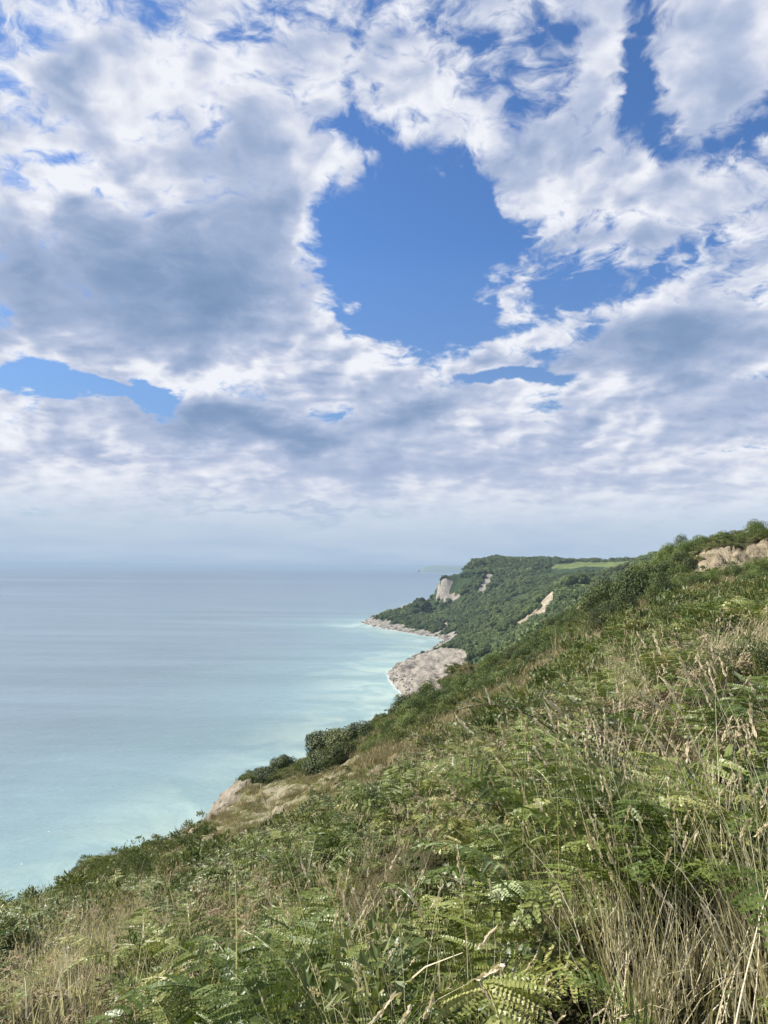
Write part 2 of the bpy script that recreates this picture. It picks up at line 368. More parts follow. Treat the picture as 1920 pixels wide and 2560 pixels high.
field = (inside(GX, GY, Z_FIELD) | fuzz_in(GX, GY, Z_FIELD2, 6)) * 1.0
ledge = fuzz_in(GX, GY, Z_LEDGE, 3) * 1.0
brown = fuzz_in(GX, GY, Z_BROWN, 4) * 1.0

def grid_mesh(name, V, nu, nv, attrs, smooth=True):
    me = bpy.data.meshes.new(name); me.vertices.add(nu * nv); me.vertices.foreach_set('co', V.ravel())
    i = (np.arange(nv - 1)[:, None] * nu + np.arange(nu - 1)[None]).ravel()
    q = np.stack([i, i + 1, i + nu + 1, i + nu], 1)
    me.loops.add(q.size); me.loops.foreach_set('vertex_index', q.ravel().astype(np.int32))
    me.polygons.add(len(q)); me.polygons.foreach_set('loop_start', (np.arange(len(q)) * 4).astype(np.int32))
    me.polygons.foreach_set('use_smooth', np.full(len(q), smooth))
    for k, v in attrs.items():
        a = me.attributes.new(k, 'FLOAT', 'POINT'); a.data.foreach_set('value', v.ravel().astype(np.float32))
    me.update(calc_edges=True); return me
def link(name, me, mat=None, parent=None):
    o = bpy.data.objects.new(name, me); COL.objects.link(o)
    if mat: me.materials.append(mat)
    if parent: o.parent = parent
    return o

def new_mat(name):
    m = bpy.data.materials.new(name); m.use_nodes = True; t = NT(m.node_tree); t.n.clear()
    o = t.new('ShaderNodeOutputMaterial'); return m, t, o
def terrain_mat():
    m, t, o = new_mat('hillside_ground')
    pos = t.new('ShaderNodeNewGeometry').outputs['Position']
    nbig = t.noise(pos, .35, 6, .6); nfin = t.noise(pos, 3.0, 6, .65); nfar = t.noise(pos, .03, 6, .6)
    soil = t.ramp(nbig, [(.3, (.035, .035, .015)), (.5, (.06, .055, .025)), (.7, (.11, .09, .045))])
    brn = t.ramp(nfin, [(.3, (.12, .10, .05)), (.7, (.26, .21, .115))])
    soil = t.mix(t.attr('brown'), soil, brn)
    lg = t.ramp(t.math('ADD', t.math('MULTIPLY', nbig, .6), t.math('MULTIPLY', nfin, .4)), [(.37, (.07, .085, .03)), (.455, (.15, .145, .065)), (.54, (.30, .26, .175))])
    soil = t.mix(t.attr('ledge'), soil, lg)
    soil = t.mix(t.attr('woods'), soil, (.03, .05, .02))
    fld = t.ramp(nfar, [(.35, (.095, .125, .038)), (.65, (.14, .165, .052))])
    soil = t.mix(t.attr('field'), soil, fld)
    # bare earth: beds of sand and clay with streaks of wash
    mp = t.new('ShaderNodeMapping'); t.put(mp.inputs[0], pos); mp.inputs[3].default_value = (.10, .10, .9)
    strata = t.noise(mp.outputs[0], 1.6, 6, .6, .6)
    mp2 = t.new('ShaderNodeMapping'); t.put(mp2.inputs[0], pos); mp2.inputs[3].default_value = (.5, .16, .12)
    streak = t.noise(mp2.outputs[0], .5, 8, .68, .4)
    s = t.math('ADD', t.math('MULTIPLY', strata, .5), t.math('MULTIPLY', streak, .5))
    sand = t.ramp(s, [(.34, (.09, .072, .045)), (.46, (.235, .192, .125)), (.58, (.375, .315, .21))])
    clay = t.ramp(s, [(.34, (.088, .08, .07)), (.47, (.20, .182, .162)), (.6, (.295, .272, .245))])
    earth = t.mix(t.attr('clay'), sand, clay)
    grey = t.ramp(s, [(.34, (.07, .065, .055)), (.47, (.19, .175, .15)), (.6, (.32, .295, .255))])
    earth = t.mix(t.mapr(t.attr('clay'), 1.0, 1.2), earth, grey)
    earth = t.mix(t.mapr(t.noise(pos, .8, 6, .7), .56, .66), earth, (.12, .11, .055))
    cold = t.mix(t.mapr(t.attr('bare'), .35, .65), soil, earth)
    b = t.new('ShaderNodeBsdfPrincipled'); t.put(b.inputs['Base Color'], cold); b.inputs['Roughness'].default_value = .95
    b.inputs['Specular IOR Level'].default_value = .1
    bm = t.new('ShaderNodeBump'); bm.inputs['Strength'].default_value = .9; bm.inputs['Distance'].default_value = 1.3
    t.put(bm.inputs['Height'], t.math('ADD', t.math('MULTIPLY', streak, 1.4), t.math('MULTIPLY', nfin, .35))); t.put(b.inputs['Normal'], bm.outputs[0])
    t.l.new(b.outputs[0], o.inputs[0]); return m
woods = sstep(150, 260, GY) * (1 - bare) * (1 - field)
V = np.stack([GX, GY, GZ + CAMZ], -1)
ground = link('hillside', grid_mesh('hillside', V, NA, NL, dict(bare=bare, clay=kcol, field=field, ledge=ledge, brown=brown, woods=woods)), terrain_mat())
tag(ground, 'coastal hillside falling to the sea, with bare earth slips', kind='structure')

# ------------------------------------------------------------------ sea
def sea_mat():
    m, t, o = new_mat('sea_water')
    pos = t.new('ShaderNodeNewGeometry').outputs['Position']
    sh = t.attr('shore')
    mp = t.new('ShaderNodeMapping'); t.put(mp.inputs[0], pos); mp.inputs[3].default_value = (1, 1, 1); mp.inputs[2].default_value = (0, 0, R(-35))
    nn = t.noise(pos, .006, 6, .6, .6); n3 = t.noise(pos, .025, 5, .6, .8)
    mp3 = t.new('ShaderNodeMapping'); t.put(mp3.inputs[0], pos); mp3.inputs[3].default_value = (.25, 1.6, 1)
    nb = t.noise(mp3.outputs[0], .0011, 5, .55, .3)
    d = t.math('ADD', sh, t.math('MULTIPLY', t.math('SUBTRACT', nn, .5), t.mapr(sh, 0, 400, 20, 420)))
    base = t.ramp(t.mapr(d, 0, 3200, 0, 1), [(0, (.20, .29, .27)), (.02, (.145, .215, .226)), (.06, (.125, .170, .196)), (.2, (.112, .150, .178)), (.5, (.088, .118, .146)), (1, (.066, .090, .115))])
    base = t.mix(t.math('MULTIPLY', t.mapr(nb, .48, .64), t.mapr(sh, 300, 1500, 0, .5)), base, (.17, .24, .30))  # paler bands between cloud shadows, painted into the offshore water colour
    milk = t.math('MULTIPLY', t.mapr(n3, .45, .60), t.mapr(t.math('ADD', sh, t.math('MULTIPLY', n3, 60)), 25, 110, .75, 0))
    base = t.mix(t.math('MULTIPLY', milk, .8), base, (.42, .48, .38))
    npz = t.noise(mp3.outputs[0], .009, 6, .62, .5)
    base = t.mix(t.mapr(npz, .38, .68), base, t.vmath('SCALE', base, scale=1.28))
    foam = t.math('MULTIPLY', t.mapr(t.noise(pos, .5, 5, .7), .42, .56), t.mapr(sh, 0.2, 2.0, .7, 0))
    base = t.mix(foam, base, (.8, .82, .8))
    b = t.new('ShaderNodeBsdfPrincipled'); t.put(b.inputs['Base Color'], base)
    b.inputs['Roughness'].default_value = .28; b.inputs['IOR'].default_value = 1.333
    mw = t.new('ShaderNodeMapping'); t.put(mw.inputs[0], pos); mw.inputs[2].default_value = (0, 0, R(28)); mw.inputs[3].default_value = (.35, 1.0, 1)
    w1 = t.noise(mw.outputs[0], .12, 6, .62, .3); w2 = t.noise(mw.outputs[0], 1.1, 4, .6)
    bm = t.new('ShaderNodeBump'); bm.inputs['Strength'].default_value = .8; bm.inputs['Distance'].default_value = 1.0
    t.put(bm.inputs['Height'], t.math('ADD', t.math('MULTIPLY', w1, 1.5), t.math('MULTIPLY', w2, .22))); t.put(b.inputs['Normal'], bm.outputs[0])
    t.l.new(b.outputs[0], o.inputs[0]); return m
sa = np.concatenate([np.linspace(-1.3, -.62, 40)[:-1], np.linspace(-.62, .12, 460), np.linspace(.12, 1.0, 40)[1:]]); sl = np.linspace(math.log(20), math.log(60000.0), 420)
SA, SL = np.meshgrid(sa, sl); SY = np.exp(SL); SX = SA * SY
SSH = -shore(SX, SY)
sea = link('sea', grid_mesh('sea', np.stack([SX, SY, np.zeros_like(SX)], -1), 538, 420, dict(shore=SSH)), sea_mat())
tag(sea, 'calm turquoise sea turning grey blue to the horizon', kind='structure')

# ------------------------------------------------------------------ far headland on the horizon
def far_headland():
    d0 = ray(1052, 1417); d1 = ray(1250, 1417); yy = 12500.0
    x0, x1 = d0.x / d0.y * yy, d1.x / d1.y * yy
    nu, nv = 80, 12; V = np.zeros((nv, nu, 3)); u = np.linspace(0, 1, nu); v = np.linspace(0, 1, nv)
    prof = (np.interp(u, [0, .05, .12, .22, .4, .7, 1], [40, 86, 108, 118, 117, 112, 106]) + (fbm(u * 14, u * 0, 9, 3) - .5) * 5 * np.minimum(u * 8, 1))
    for j in range(nv):
        w = math.sin(math.pi * v[j]) ** .5 if 0 < v[j] < 1 else 0
        V[j, :, 0] = x0 + (x1 - x0) * u; V[j, :, 1] = yy + 1200 * v[j] - 300 * u; V[j, :, 2] = prof * w - 2
    m, t, o = new_mat('chalk_downland'); pos = t.new('ShaderNodeNewGeometry').outputs['Position']
    b = t.new('ShaderNodeBsdfPrincipled'); t.put(b.inputs['Base Color'], t.mix(t.noise(pos, .004, 4), (.06, .10, .05), (.12, .14, .08))); b.inputs['Roughness'].default_value = 1
    t.l.new(b.outputs[0], o.inputs[0])
    tag(link('distant_headland', grid_mesh('distant_headland', V, nu, nv, {}), m), 'faint blue headland low on the horizon', kind='structure')
far_headland()
# ================================================================== vegetation
def foliage_mat(name, stops, trans=.25, rough=.5, spec=.35, hue=.5, patch=.6, pscale=.5):
    """leaf colour from the leaf's own tint, the plant's random value and slow patches over the slope"""
    m, t, o = new_mat(name)
    oi = t.new('ShaderNodeObjectInfo'); pos = t.new('ShaderNodeNewGeometry').outputs['Position']
    f = t.math('MULTIPLY', t.attr('tint'), 1 - hue)
    f = t.math('MULTIPLY_ADD', oi.outputs['Random'], hue, f)
    f = t.math('MULTIPLY_ADD', t.math('SUBTRACT', t.noise(pos, pscale, 3, .6), .5), patch, f, clamp=True)
    c = t.ramp(f, stops)
    b = t.new('ShaderNodeBsdfPrincipled'); t.put(b.inputs['Base Color'], c); b.inputs['Roughness'].default_value = rough
    b.inputs['Specular IOR Level'].default_value = spec
    tr = t.new('ShaderNodeBsdfTranslucent'); t.put(tr.inputs[0], t.mix(.5, c, t.vmath('MULTIPLY', c, (1.3, 1.5, .5))))
    mx = t.new('ShaderNodeMixShader'); mx.inputs[0].default_value = trans
    t.l.new(b.outputs[0], mx.inputs[1]); t.l.new(tr.outputs[0], mx.inputs[2]); t.l.new(mx.outputs[0], o.inputs[0]); return m
M = {}
M['fern'] = foliage_mat('bracken_green', [(0, (.030, .050, .010)), (.32, (.085, .120, .020)), (.62, (.158, .188, .040)), (.85, (.31, .30, .10)), (1, (.44, .36, .20))], .20, .42, .4)
M['fern_pale'] = foliage_mat('bracken_pale', [(0, (.16, .22, .08)), (1, (.34, .38, .19))], .2, .4, .5)
M['fern_yellow'] = foliage_mat('bracken_yellow', [(0, (.20, .19, .02)), (1, (.42, .36, .05))], .35)
M['fern_dead'] = foliage_mat('bracken_dead', [(0, (.10, .07, .04)), (.5, (.23, .175, .10)), (1, (.44, .36, .23))], .1, .7, .2)
M['rust'] = foliage_mat('bracken_rust', [(0, (.22, .10, .03)), (1, (.48, .26, .08))], .25, .6, .2)
M['bramble'] = foliage_mat('bramble_leaf', [(0, (.05, .07, .025)), (.5, (.14, .165, .07)), (1, (.34, .35, .21))], .18, .5, .35)
M['straw'] = foliage_mat('dry_grass', [(0, (.26, .21, .12)), (.4, (.48, .41, .25)), (.75, (.66, .59, .41)), (1, (.78, .72, .55))], .25, .6, .3)
M['seed'] = foliage_mat('grass_seed', [(0, (.38, .30, .18)), (1, (.70, .60, .44))], .25, .8, .1)
M['grass'] = foliage_mat('green_grass', [(0, (.10, .12, .03)), (.6, (.21, .22, .06)), (1, (.38, .35, .14))], .3, .45, .4)
M['heath'] = foliage_mat('brown_heath_grass', [(0, (.085, .07, .035)), (.45, (.21, .18, .09)), (1, (.44, .37, .23))], .15, .8, .1, .4, .9, .35)
M['scrub'] = foliage_mat('low_scrub', [(0, (.035, .055, .016)), (.45, (.105, .135, .036)), (.8, (.20, .20, .065)), (1, (.33, .28, .15))], .2, .5, .35, .45, 1.0, .3)
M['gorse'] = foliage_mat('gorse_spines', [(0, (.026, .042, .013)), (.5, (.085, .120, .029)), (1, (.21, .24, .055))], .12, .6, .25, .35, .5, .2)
M['gorse_bright'] = foliage_mat('gorse_olive', [(0, (.04, .066, .017)), (.5, (.12, .165, .036)), (1, (.27, .29, .08))], .15, .6, .25, .35, .5, .2)  # brighter olive green leaf colour than the other gorse
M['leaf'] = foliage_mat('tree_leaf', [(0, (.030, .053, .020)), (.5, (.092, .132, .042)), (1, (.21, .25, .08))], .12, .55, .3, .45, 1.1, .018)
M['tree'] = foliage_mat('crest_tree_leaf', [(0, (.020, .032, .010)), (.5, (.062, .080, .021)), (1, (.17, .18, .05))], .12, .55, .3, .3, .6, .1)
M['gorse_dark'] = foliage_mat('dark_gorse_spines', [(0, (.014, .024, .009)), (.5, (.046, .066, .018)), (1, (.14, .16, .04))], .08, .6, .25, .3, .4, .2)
M['bark'] = foliage_mat('bark', [(0, (.06, .045, .03)), (1, (.14, .11, .08))], 0, .9, .1)
M['bird'] = foliage_mat('white_feather', [(0, (.75, .76, .78)), (1, (.85, .85, .85))], .0, .6, .2)
M['birdg'] = foliage_mat('grey_feather', [(0, (.30, .32, .35)), (1, (.42, .44, .47))], .0, .6, .2)

class MB:
    def __init__(s): s.v = []; s.f = []; s.t = []; s.m = []; s.n = 0
    def add(s, v, f, t, m=0):
        v = np.asarray(v, float).reshape(-1, 3); f = np.asarray(f, int)
        s.v.append(v); s.f.append((f + s.n)); s.t.append(np.broadcast_to(np.asarray(t, float), (len(v),)).copy()); s.m.append(np.full(len(f), m)); s.n += len(v)
    def mesh(s, name, mats, smooth=False):
        me = bpy.data.meshes.new(name); v = np.concatenate(s.v)
        me.vertices.add(len(v)); me.vertices.foreach_set('co', v.ravel())
        sizes = np.concatenate([np.full(len(f), f.shape[1]) for f in s.f]); idx = np.concatenate([f.ravel() for f in s.f]).astype(np.int32)
        me.loops.add(len(idx)); me.loops.foreach_set('vertex_index', idx)
        me.polygons.add(len(sizes)); me.polygons.foreach_set('loop_start', (np.cumsum(sizes) - sizes).astype(np.int32))
        me.polygons.foreach_set('material_index', np.concatenate(s.m).astype(np.int32))
        me.polygons.foreach_set('use_smooth', np.full(len(sizes), smooth))
        a = me.attributes.new('tint', 'FLOAT', 'POINT'); a.data.foreach_set('value', np.concatenate(s.t).astype(np.float32))
        for m in mats: me.materials.append(m)
        me.update(calc_edges=True); return me
def unit(v): return v / (np.linalg.norm(v, axis=-1, keepdims=True) + 1e-9)
def leaves(mb, c, d, up, ln, wd, tint, mat=0, fold=.25):
    """one folded four-point leaf per row"""
    c, d, up = (np.asarray(a, float) for a in (c, d, up)); d = unit(d); s = unit(np.cross(d, up)); nrm = np.cross(s, d)
    ln = np.broadcast_to(ln, (len(c),))[:, None]; wd = np.broadcast_to(wd, (len(c),))[:, None]
    mid = c + d * ln * .45
    v = np.stack([c, mid - s * wd * .5 + nrm * wd * fold, c + d * ln, mid + s * wd * .5 + nrm * wd * fold], 1)
    mb.add(v.reshape(-1, 3), np.arange(len(c) * 4).reshape(-1, 4), np.repeat(np.broadcast_to(tint, (len(c),)), 4), mat)
def tube(mb, P, r0, r1, tint, mat=0, k=4):
    P = np.asarray(P, float); n = len(P); V = []
    for i in range(n):
        d = P[min(i + 1, n - 1)] - P[max(i - 1, 0)]; d = d / (np.linalg.norm(d) + 1e-9)
        a = np.cross(d, (0.31, .87, .2)); a /= np.linalg.norm(a) + 1e-9; b = np.cross(d, a); r = r0 + (r1 - r0) * i / (n - 1)
        for q in range(k):
            th = 2 * math.pi * q / k; V.append(P[i] + r * (a * math.cos(th) + b * math.sin(th)))
    f = [[i * k + q, i * k + (q + 1) % k, (i + 1) * k + (q + 1) % k, (i + 1) * k + q] for i in range(n - 1) for q in range(k)]
    mb.add(V, f, tint, mat)
def frond(mb, rs, base, azi, stalk, L, Wd, lean, droop, mat=0, t0=.5, npair=15, fine=True, curl=0.0):
    """bracken frond: stalk, arching midrib and toothed side leaflets"""
    h = np.array([math.cos(azi), math.sin(azi), 0.0]); sd = np.array([-h[1], h[0], 0.0]); up = np.array([0, 0, 1.0])
    n = 18; P = [np.array(base, float)]; ang = R(86)
    ks = 5
    for i in range(ks): ang -= (R(86) - lean) / ks * .6; P.append(P[-1] + (h * math.cos(ang) + up * math.sin(ang)) * stalk / ks)
    a0 = ang
    for i in range(n):
        u = (i + 1) / n; ang = a0 - (a0 + droop) * u ** 1.1; P.append(P[-1] + (h * math.cos(ang) + up * math.sin(ang)) * L / n)
    P = np.array(P); tube(mb, P[::2], .0045, .0012, t0 + .25, mat, 3)
    S = P[ks:]; C = []; D = []; U = []; LN = []; WD = []; T = []
    for i in range(npair):
        u = .04 + .93 * (i / (npair - 1)) ** .95; q = u * n; k = min(int(q), n - 1); p = S[k] + (S[k + 1] - S[k]) * (q - k)
        tg = unit(S[k + 1] - S[k]); nb = np.cross(tg, sd); nb = nb if nb[2] > 0 else -nb
        pl = Wd * .5 * min(1, (1.04 - u) / .8) * (.8 + .4 * rs.random()) * (1 if u > .08 else .8)
        for s in (-1, 1):
            pd = unit(sd * s * .9 + tg * (.30 + .25 * u) + nb * rs.uniform(-.12, .22) - up * (.10 + curl * rs.random()))
            nb2 = unit(nb + rs.normal(0, .38, 3)); gl2 = rs.uniform(-.2, .2)
            m_ = max(3, int(pl / .0110)) if fine else 4
            for j in range(m_):
                w = (j + .5) / m_; c = p + pd * pl * w - up * (pl * .22 * w * w * (1 + 2 * curl))
                sp = unit(np.cross(pd, nb2))
                l2 = (.0088 * (1 - w) ** .55 + .003) * (L / .5) if fine else pl * .14 * (1.1 - w) + .004
                for s2 in (-1, 1):
                    C.append(c); D.append(sp * s2 + pd * .60 + rs.normal(0, .07, 3)); U.append(nb2 + rs.normal(0, .12, 3)); LN.append(l2 * 1.5); WD.append((pl / m_) * (1.35 if fine else 1.0)); T.append(t0 + gl2 + rs.uniform(-.08, .08) + .12 * u)
            C.append(p + pd * pl * .8 - up * pl * .14); D.append(pd); U.append(nb); LN.append(pl * .24); WD.append(.008); T.append(t0)
    leaves(mb, np.array(C), np.array(D), np.array(U), np.array(LN), np.array(WD), np.array(T), mat, .1)
def fern_plant(seed, nf, fine=True, dead=False):
    rs = np.random.default_rng(seed); mb = MB()
    for i in range(nf):
        frond(mb, rs, (rs.normal(0, .05), rs.normal(0, .05), -.08), 2 * math.pi * (i + rs.random() * .7) / nf, rs.uniform(.22, .45), rs.uniform(.38, .58), rs.uniform(.24, .36),
              R(rs.uniform(25, 55)), R(rs.uniform(5, 40)), 0, rs.uniform(.25, .75), 13 if fine else 9, fine, .9 if dead else 0.0)
    return mb
def blade(mb, rs, p, az_, h, w, bend, tint, mat=0, seg=4):
    d = np.array([math.cos(az_), math.sin(az_), 0]); s = np.array([-d[1], d[0], 0]); V = []; q = np.array(p, float); ang = R(rs.uniform(78, 90)); Pn = [q.copy()]
    for i in range(seg):
        ang -= bend / seg * (.4 + 1.2 * i / seg); q = q + (d * math.cos(ang) + np.array([0, 0, math.sin(ang)])) * h / seg; Pn.append(q.copy())
    rot = rs.uniform(0, math.pi); s = s * math.cos(rot) + d * math.sin(rot)
    for i, q in enumerate(Pn): ww = w * (1 - .85 * i / seg) * .5; V += [q - s * ww, q + s * ww]
    mb.add(V, [[2 * i, 2 * i + 1, 2 * i + 3, 2 * i + 2] for i in range(seg)], tint, mat); return Pn
def seedhead(mb, rs, q, dirn, ln, r, mat):
    n = 16; u = rs.random(n); c = np.array(q) + dirn * (u[:, None] * ln); a = rs.uniform(0, 6.3, n)
    o = np.stack([np.cos(a), np.sin(a), a * 0], 1)
    leaves(mb, c, dirn * 2.6 + o * .6, rs.normal(0, 1, (n, 3)), ln * .26, r * .85, rs.uniform(.2, 1, n), mat, .3)
def grass_tuft(seed, nb, hmin, hmax, spread, nseed, wind=(.5, .15), w=.006, bend=(.2, 1.1), mats=2):
    rs = np.random.default_rng(seed); mb = MB()
    for i in range(nb):
        h = rs.uniform(hmin, hmax); az_ = rs.uniform(0, 6.28) if rs.random() < .5 else rs.normal(.3, .6)
        blade(mb, rs, (rs.normal(0, spread), rs.normal(0, spread), -.04), az_, h * rs.uniform(.5, .9), w * rs.uniform(.6, 1.3), rs.uniform(*bend), rs.random(), 0, 4)
    for i in range(nseed):
        h = rs.uniform(hmax * .8, hmax * 1.15); az_ = rs.normal(.3, .9)
        Pn = blade(mb, rs, (rs.normal(0, spread), rs.normal(0, spread), -.04), az_, h, .0045, rs.uniform(.1, .9), rs.uniform(.4, 1), 0, 5)
        seedhead(mb, rs, Pn[-1], unit(Pn[-1] - Pn[-2]), rs.uniform(.05, .11), rs.uniform(.008, .013), 1)
    return mb
def clump(seed, n, rad, hgt, leaf, asp=.5, upb=.5, hole=.35, mat=0):
    """low leafy clump of small leaves through a dome"""
    rs = np.random.default_rng(seed); mb = MB()
    k = 9; lc = rs.normal(0, rad * .42, (k, 3)); lc[:, 2] = np.abs(lc[:, 2]) * hgt / rad * .9; lr = rs.uniform(.28, .5, k) * rad
    w = rs.integers(0, k, n); d = unit(rs.normal(0, 1, (n, 3))); d[:, 2] = np.abs(d[:, 2]) * .9 + rs.uniform(-.25, .1, n)
    c = lc[w] + d * lr[w][:, None] * rs.uniform(hole, 1, n)[:, None] * np.array([1, 1, hgt / rad * 1.1]); c[:, 2] = np.maximum(c[:, 2], .01)
    dd = unit(d + rs.normal(0, .6, (n, 3)) + np.array([0, 0, upb]))
    leaves(mb, c, dd, rs.normal(0, .5, (n, 3)) + np.array([0, 0, 1.2]), leaf * rs.uniform(.6, 1.4, n), leaf * asp * rs.uniform(.7, 1.3, n), rs.random(n), mat)
    return mb
def bramble(seed):
    rs = np.random.default_rng(seed); mb = MB()
    for i in range(5):
        az_ = rs.uniform(0, 6.28); h = np.array([math.cos(az_), math.sin(az_), 0]); q = np.array([rs.normal(0, .08), rs.normal(0, .08), -.05]); ang = R(75); Pn = [q]
        for j in range(10): ang -= R(rs.uniform(6, 16)); q = q + (h * math.cos(ang) + np.array([0, 0, math.sin(ang)])) * .085; Pn.append(q)
        tube(mb, Pn, .004, .002, .3, 1, 3)
        for j in range(2, 11):
            for s in range(2):
                ld = unit(h * .4 + rs.normal(0, .6, 3) + (0, 0, .3)); c = Pn[j] + ld * .03
                for a in (-.9, 0, .9):
                    e = np.cross(ld, (0, 0, 1)); dd = unit(ld + e * a); leaves(mb, [c], [dd], [np.array((0, 0, 1)) + rs.normal(0, .35, 3)], rs.uniform(.028, .046), rs.uniform(.02, .032), rs.uniform(.1, .9), 0, .12)
    return mb
def crown(seed, n, rx, ry, rz, leaf, lobes=14, asp=.55, inner=.25, zb=0.0, spiky=False, mat=0):
    """bush or tree crown: leaf faces over many uneven lobes, with gaps between the lobes"""
    rs = np.random.default_rng(seed); mb = MB()
    d0 = unit(rs.normal(0, 1, (lobes, 3))); d0[:, 2] = np.abs(d0[:, 2]) * 1.1 - .12
    rr = rs.uniform(.45, .78, lobes); lc = d0 * rr[:, None] * np.array([rx, ry, rz]); lr = rs.uniform(.26, .46, lobes)
    lt = rs.uniform(-.22, .22, lobes)
    w = rs.integers(0, lobes, n); d = unit(rs.normal(0, 1, (n, 3)) + np.array([0, 0, .25]))
    rad = np.where(rs.random(n) < inner, rs.uniform(.2, .85, n), rs.uniform(.85, 1.06, n))
    c = lc[w] + d * (lr[w] * rad)[:, None] * np.array([rx, ry, rz]); c[:, 2] = np.maximum(c[:, 2] + zb, .02)
    if spiky:
        nf = 3; c = np.repeat(c, nf, 0); d = np.repeat(d, nf, 0); w = np.repeat(w, nf); dd = unit(d * .8 + np.array([0, 0, .75]) + rs.normal(0, .35, (len(c), 3)))
        leaves(mb, c, dd, rs.normal(0, 1, (len(c), 3)), leaf * rs.uniform(.7, 1.6, len(c)), leaf * asp * .6, np.clip(.5 + lt[w] + rs.uniform(-.3, .3, len(c)), 0, 1), mat, .2)
    else:
        dd = unit(np.cross(d, rs.normal(0, 1, (n, 3))) + d * .25)
        leaves(mb, c, dd, d + rs.normal(0, .28, (n, 3)), leaf * rs.uniform(.6, 1.5, n), leaf * asp * rs.uniform(.7, 1.4, n), np.clip(.5 + lt[w] + rs.uniform(-.25, .25, n), 0, 1), mat, .15)
    return mb
def stems_mb(seed, k, h, r, spread, mat=0):
    rs = np.random.default_rng(seed); mb = MB()
    for i in range(k):
        a = rs.uniform(0, 6.28); q = np.array([rs.normal(0, r), rs.normal(0, r), -.3]); Pn = [q]
        for j in range(4): q = q + np.array([math.cos(a) * spread / 4 * (.5 + j * .3), math.sin(a) * spread / 4 * (.5 + j * .3), (h + .3) / 4]); Pn.append(q.copy())
        tube(mb, Pn, r, r * .35, rs.random(), mat, 5)
    return mb

def lookup(G, x, y):
    u = np.clip((x / (y + 4.0) + AMAX) / (2 * AMAX) * (NA - 1), 0, NA - 1).round().astype(int); v = np.clip((np.log(np.maximum(y + 4.0, .9)) - gl[0]) / (gl[-1] - gl[0]) * (NL - 1), 0, NL - 1).round().astype(int)
    return G[v, u]
def sample(y0, y1, dens, amax=.66, dmin=None):
    """even random points over the wedge of slope between two depths"""
    area = amax * ((y1 + 3) ** 2 - (y0 + 3) ** 2); n = int(area * dens)
    yy = np.sqrt(rng.uniform((y0 + 3) ** 2, (y1 + 3) ** 2, n)) - 3; xx = rng.uniform(-amax, amax, n) * (yy + 3)
    return xx, yy
def scatter(name, protos, x, y, scl, label, mat_unused=None, sink=0.0, tilt=.15, zoff=None):
    """one object of uncountable growth: its points carry copies of a few plants"""
    n = len(x); hidden = bpy.data.collections.new(name + '_kinds')
    for i, me in enumerate(protos): hidden.objects.link(bpy.data.objects.new('%s_kind%d' % (name, i), me))
    me = bpy.data.meshes.new(name); me.vertices.add(n)
    z = H(x, y) - sink
    me.vertices.foreach_set('co', np.stack([x, y, z], 1).ravel())
    for k, v, typ, f in (('rot', np.stack([rng.normal(0, tilt, n), rng.normal(0, tilt, n), rng.uniform(0, 6.283, n)], 1), 'FLOAT_VECTOR', 'vector'),
                         ('scl', np.asarray(scl), 'FLOAT', 'value'), ('kind_index', rng.integers(0, len(protos), n), 'INT', 'value')):
        a = me.attributes.new(k, typ, 'POINT'); a.data.foreach_set(f, v.ravel().astype(np.int32 if typ == 'INT' else np.float32))
    o = bpy.data.objects.new(name, me); COL.objects.link(o)
    g = bpy.data.node_groups.new(name + '_scatter', 'GeometryNodeTree')
    g.interface.new_socket('Geometry', in_out='INPUT', socket_type='NodeSocketGeometry'); g.interface.new_socket('Geometry', in_out='OUTPUT', socket_type='NodeSocketGeometry')
    N = g.nodes; L = g.links; gi = N.new('NodeGroupInput'); go = N.new('NodeGroupOutput'); ip = N.new('GeometryNodeInstanceOnPoints'); ci = N.new('GeometryNodeCollectionInfo')
    ci.inputs['Collection'].default_value = hidden; ci.inputs['Separate Children'].default_value = True; ci.inputs['Reset Children'].default_value = True
    def na(nm, t):
        q = N.new('GeometryNodeInputNamedAttribute'); q.data_type = t; q.inputs['Name'].default_value = nm; return q.outputs['Attribute']
    L.new(gi.outputs[0], ip.inputs['Points']); L.new(ci.outputs[0], ip.inputs['Instance']); ip.inputs['Pick Instance'].default_value = True
    L.new(na('kind_index', 'INT'), ip.inputs['Instance Index'])
    er = N.new('FunctionNodeEulerToRotation'); L.new(na('rot', 'FLOAT_VECTOR'), er.inputs[0]); L.new(er.outputs[0], ip.inputs['Rotation'])
    L.new(na('scl', 'FLOAT'), ip.inputs['Scale']); L.new(ip.outputs[0], go.inputs[0])
    md = o.modifiers.new('growth', 'NODES'); md.node_group = g
    tag(o, label, kind='stuff'); return o

# ---------------------------------------------------------------- prototypes
def built(mb, name, mats): return mb.mesh(name, [M[m] for m in mats])
FERN = [built(fern_plant(100 + i, 5 + i % 3), 'bracken_plant', ['fern']) for i in range(5)]
FERN_LOW = [built(fern_plant(120 + i, 6, False), 'bracken_plant_far', ['fern']) for i in range(4)]
DEAD = [built(fern_plant(140 + i, 5, False, True), 'dead_bracken_plant', ['fern_dead']) for i in range(3)]
STRAW = [built(grass_tuft(160 + i, 34, .5, .95, .08, 11, w=.0062, bend=(.1, 1.3)), 'dry_grass_tuft', ['straw', 'seed']) for i in range(5)]
STRAW_LOW = [built(grass_tuft(170 + i, 36, .25, .55, .16, 9, w=.012), 'dry_grass_low', ['straw', 'seed']) for i in range(4)]
GREEN = [built(grass_tuft(180 + i, 26, .25, .55, .09, 0, w=.0095, bend=(.4, 1.6)), 'green_grass_tuft', ['grass']) for i in range(3)]
BRAM = [built(bramble(190 + i), 'bramble_clump', ['bramble', 'bark']) for i in range(4)]
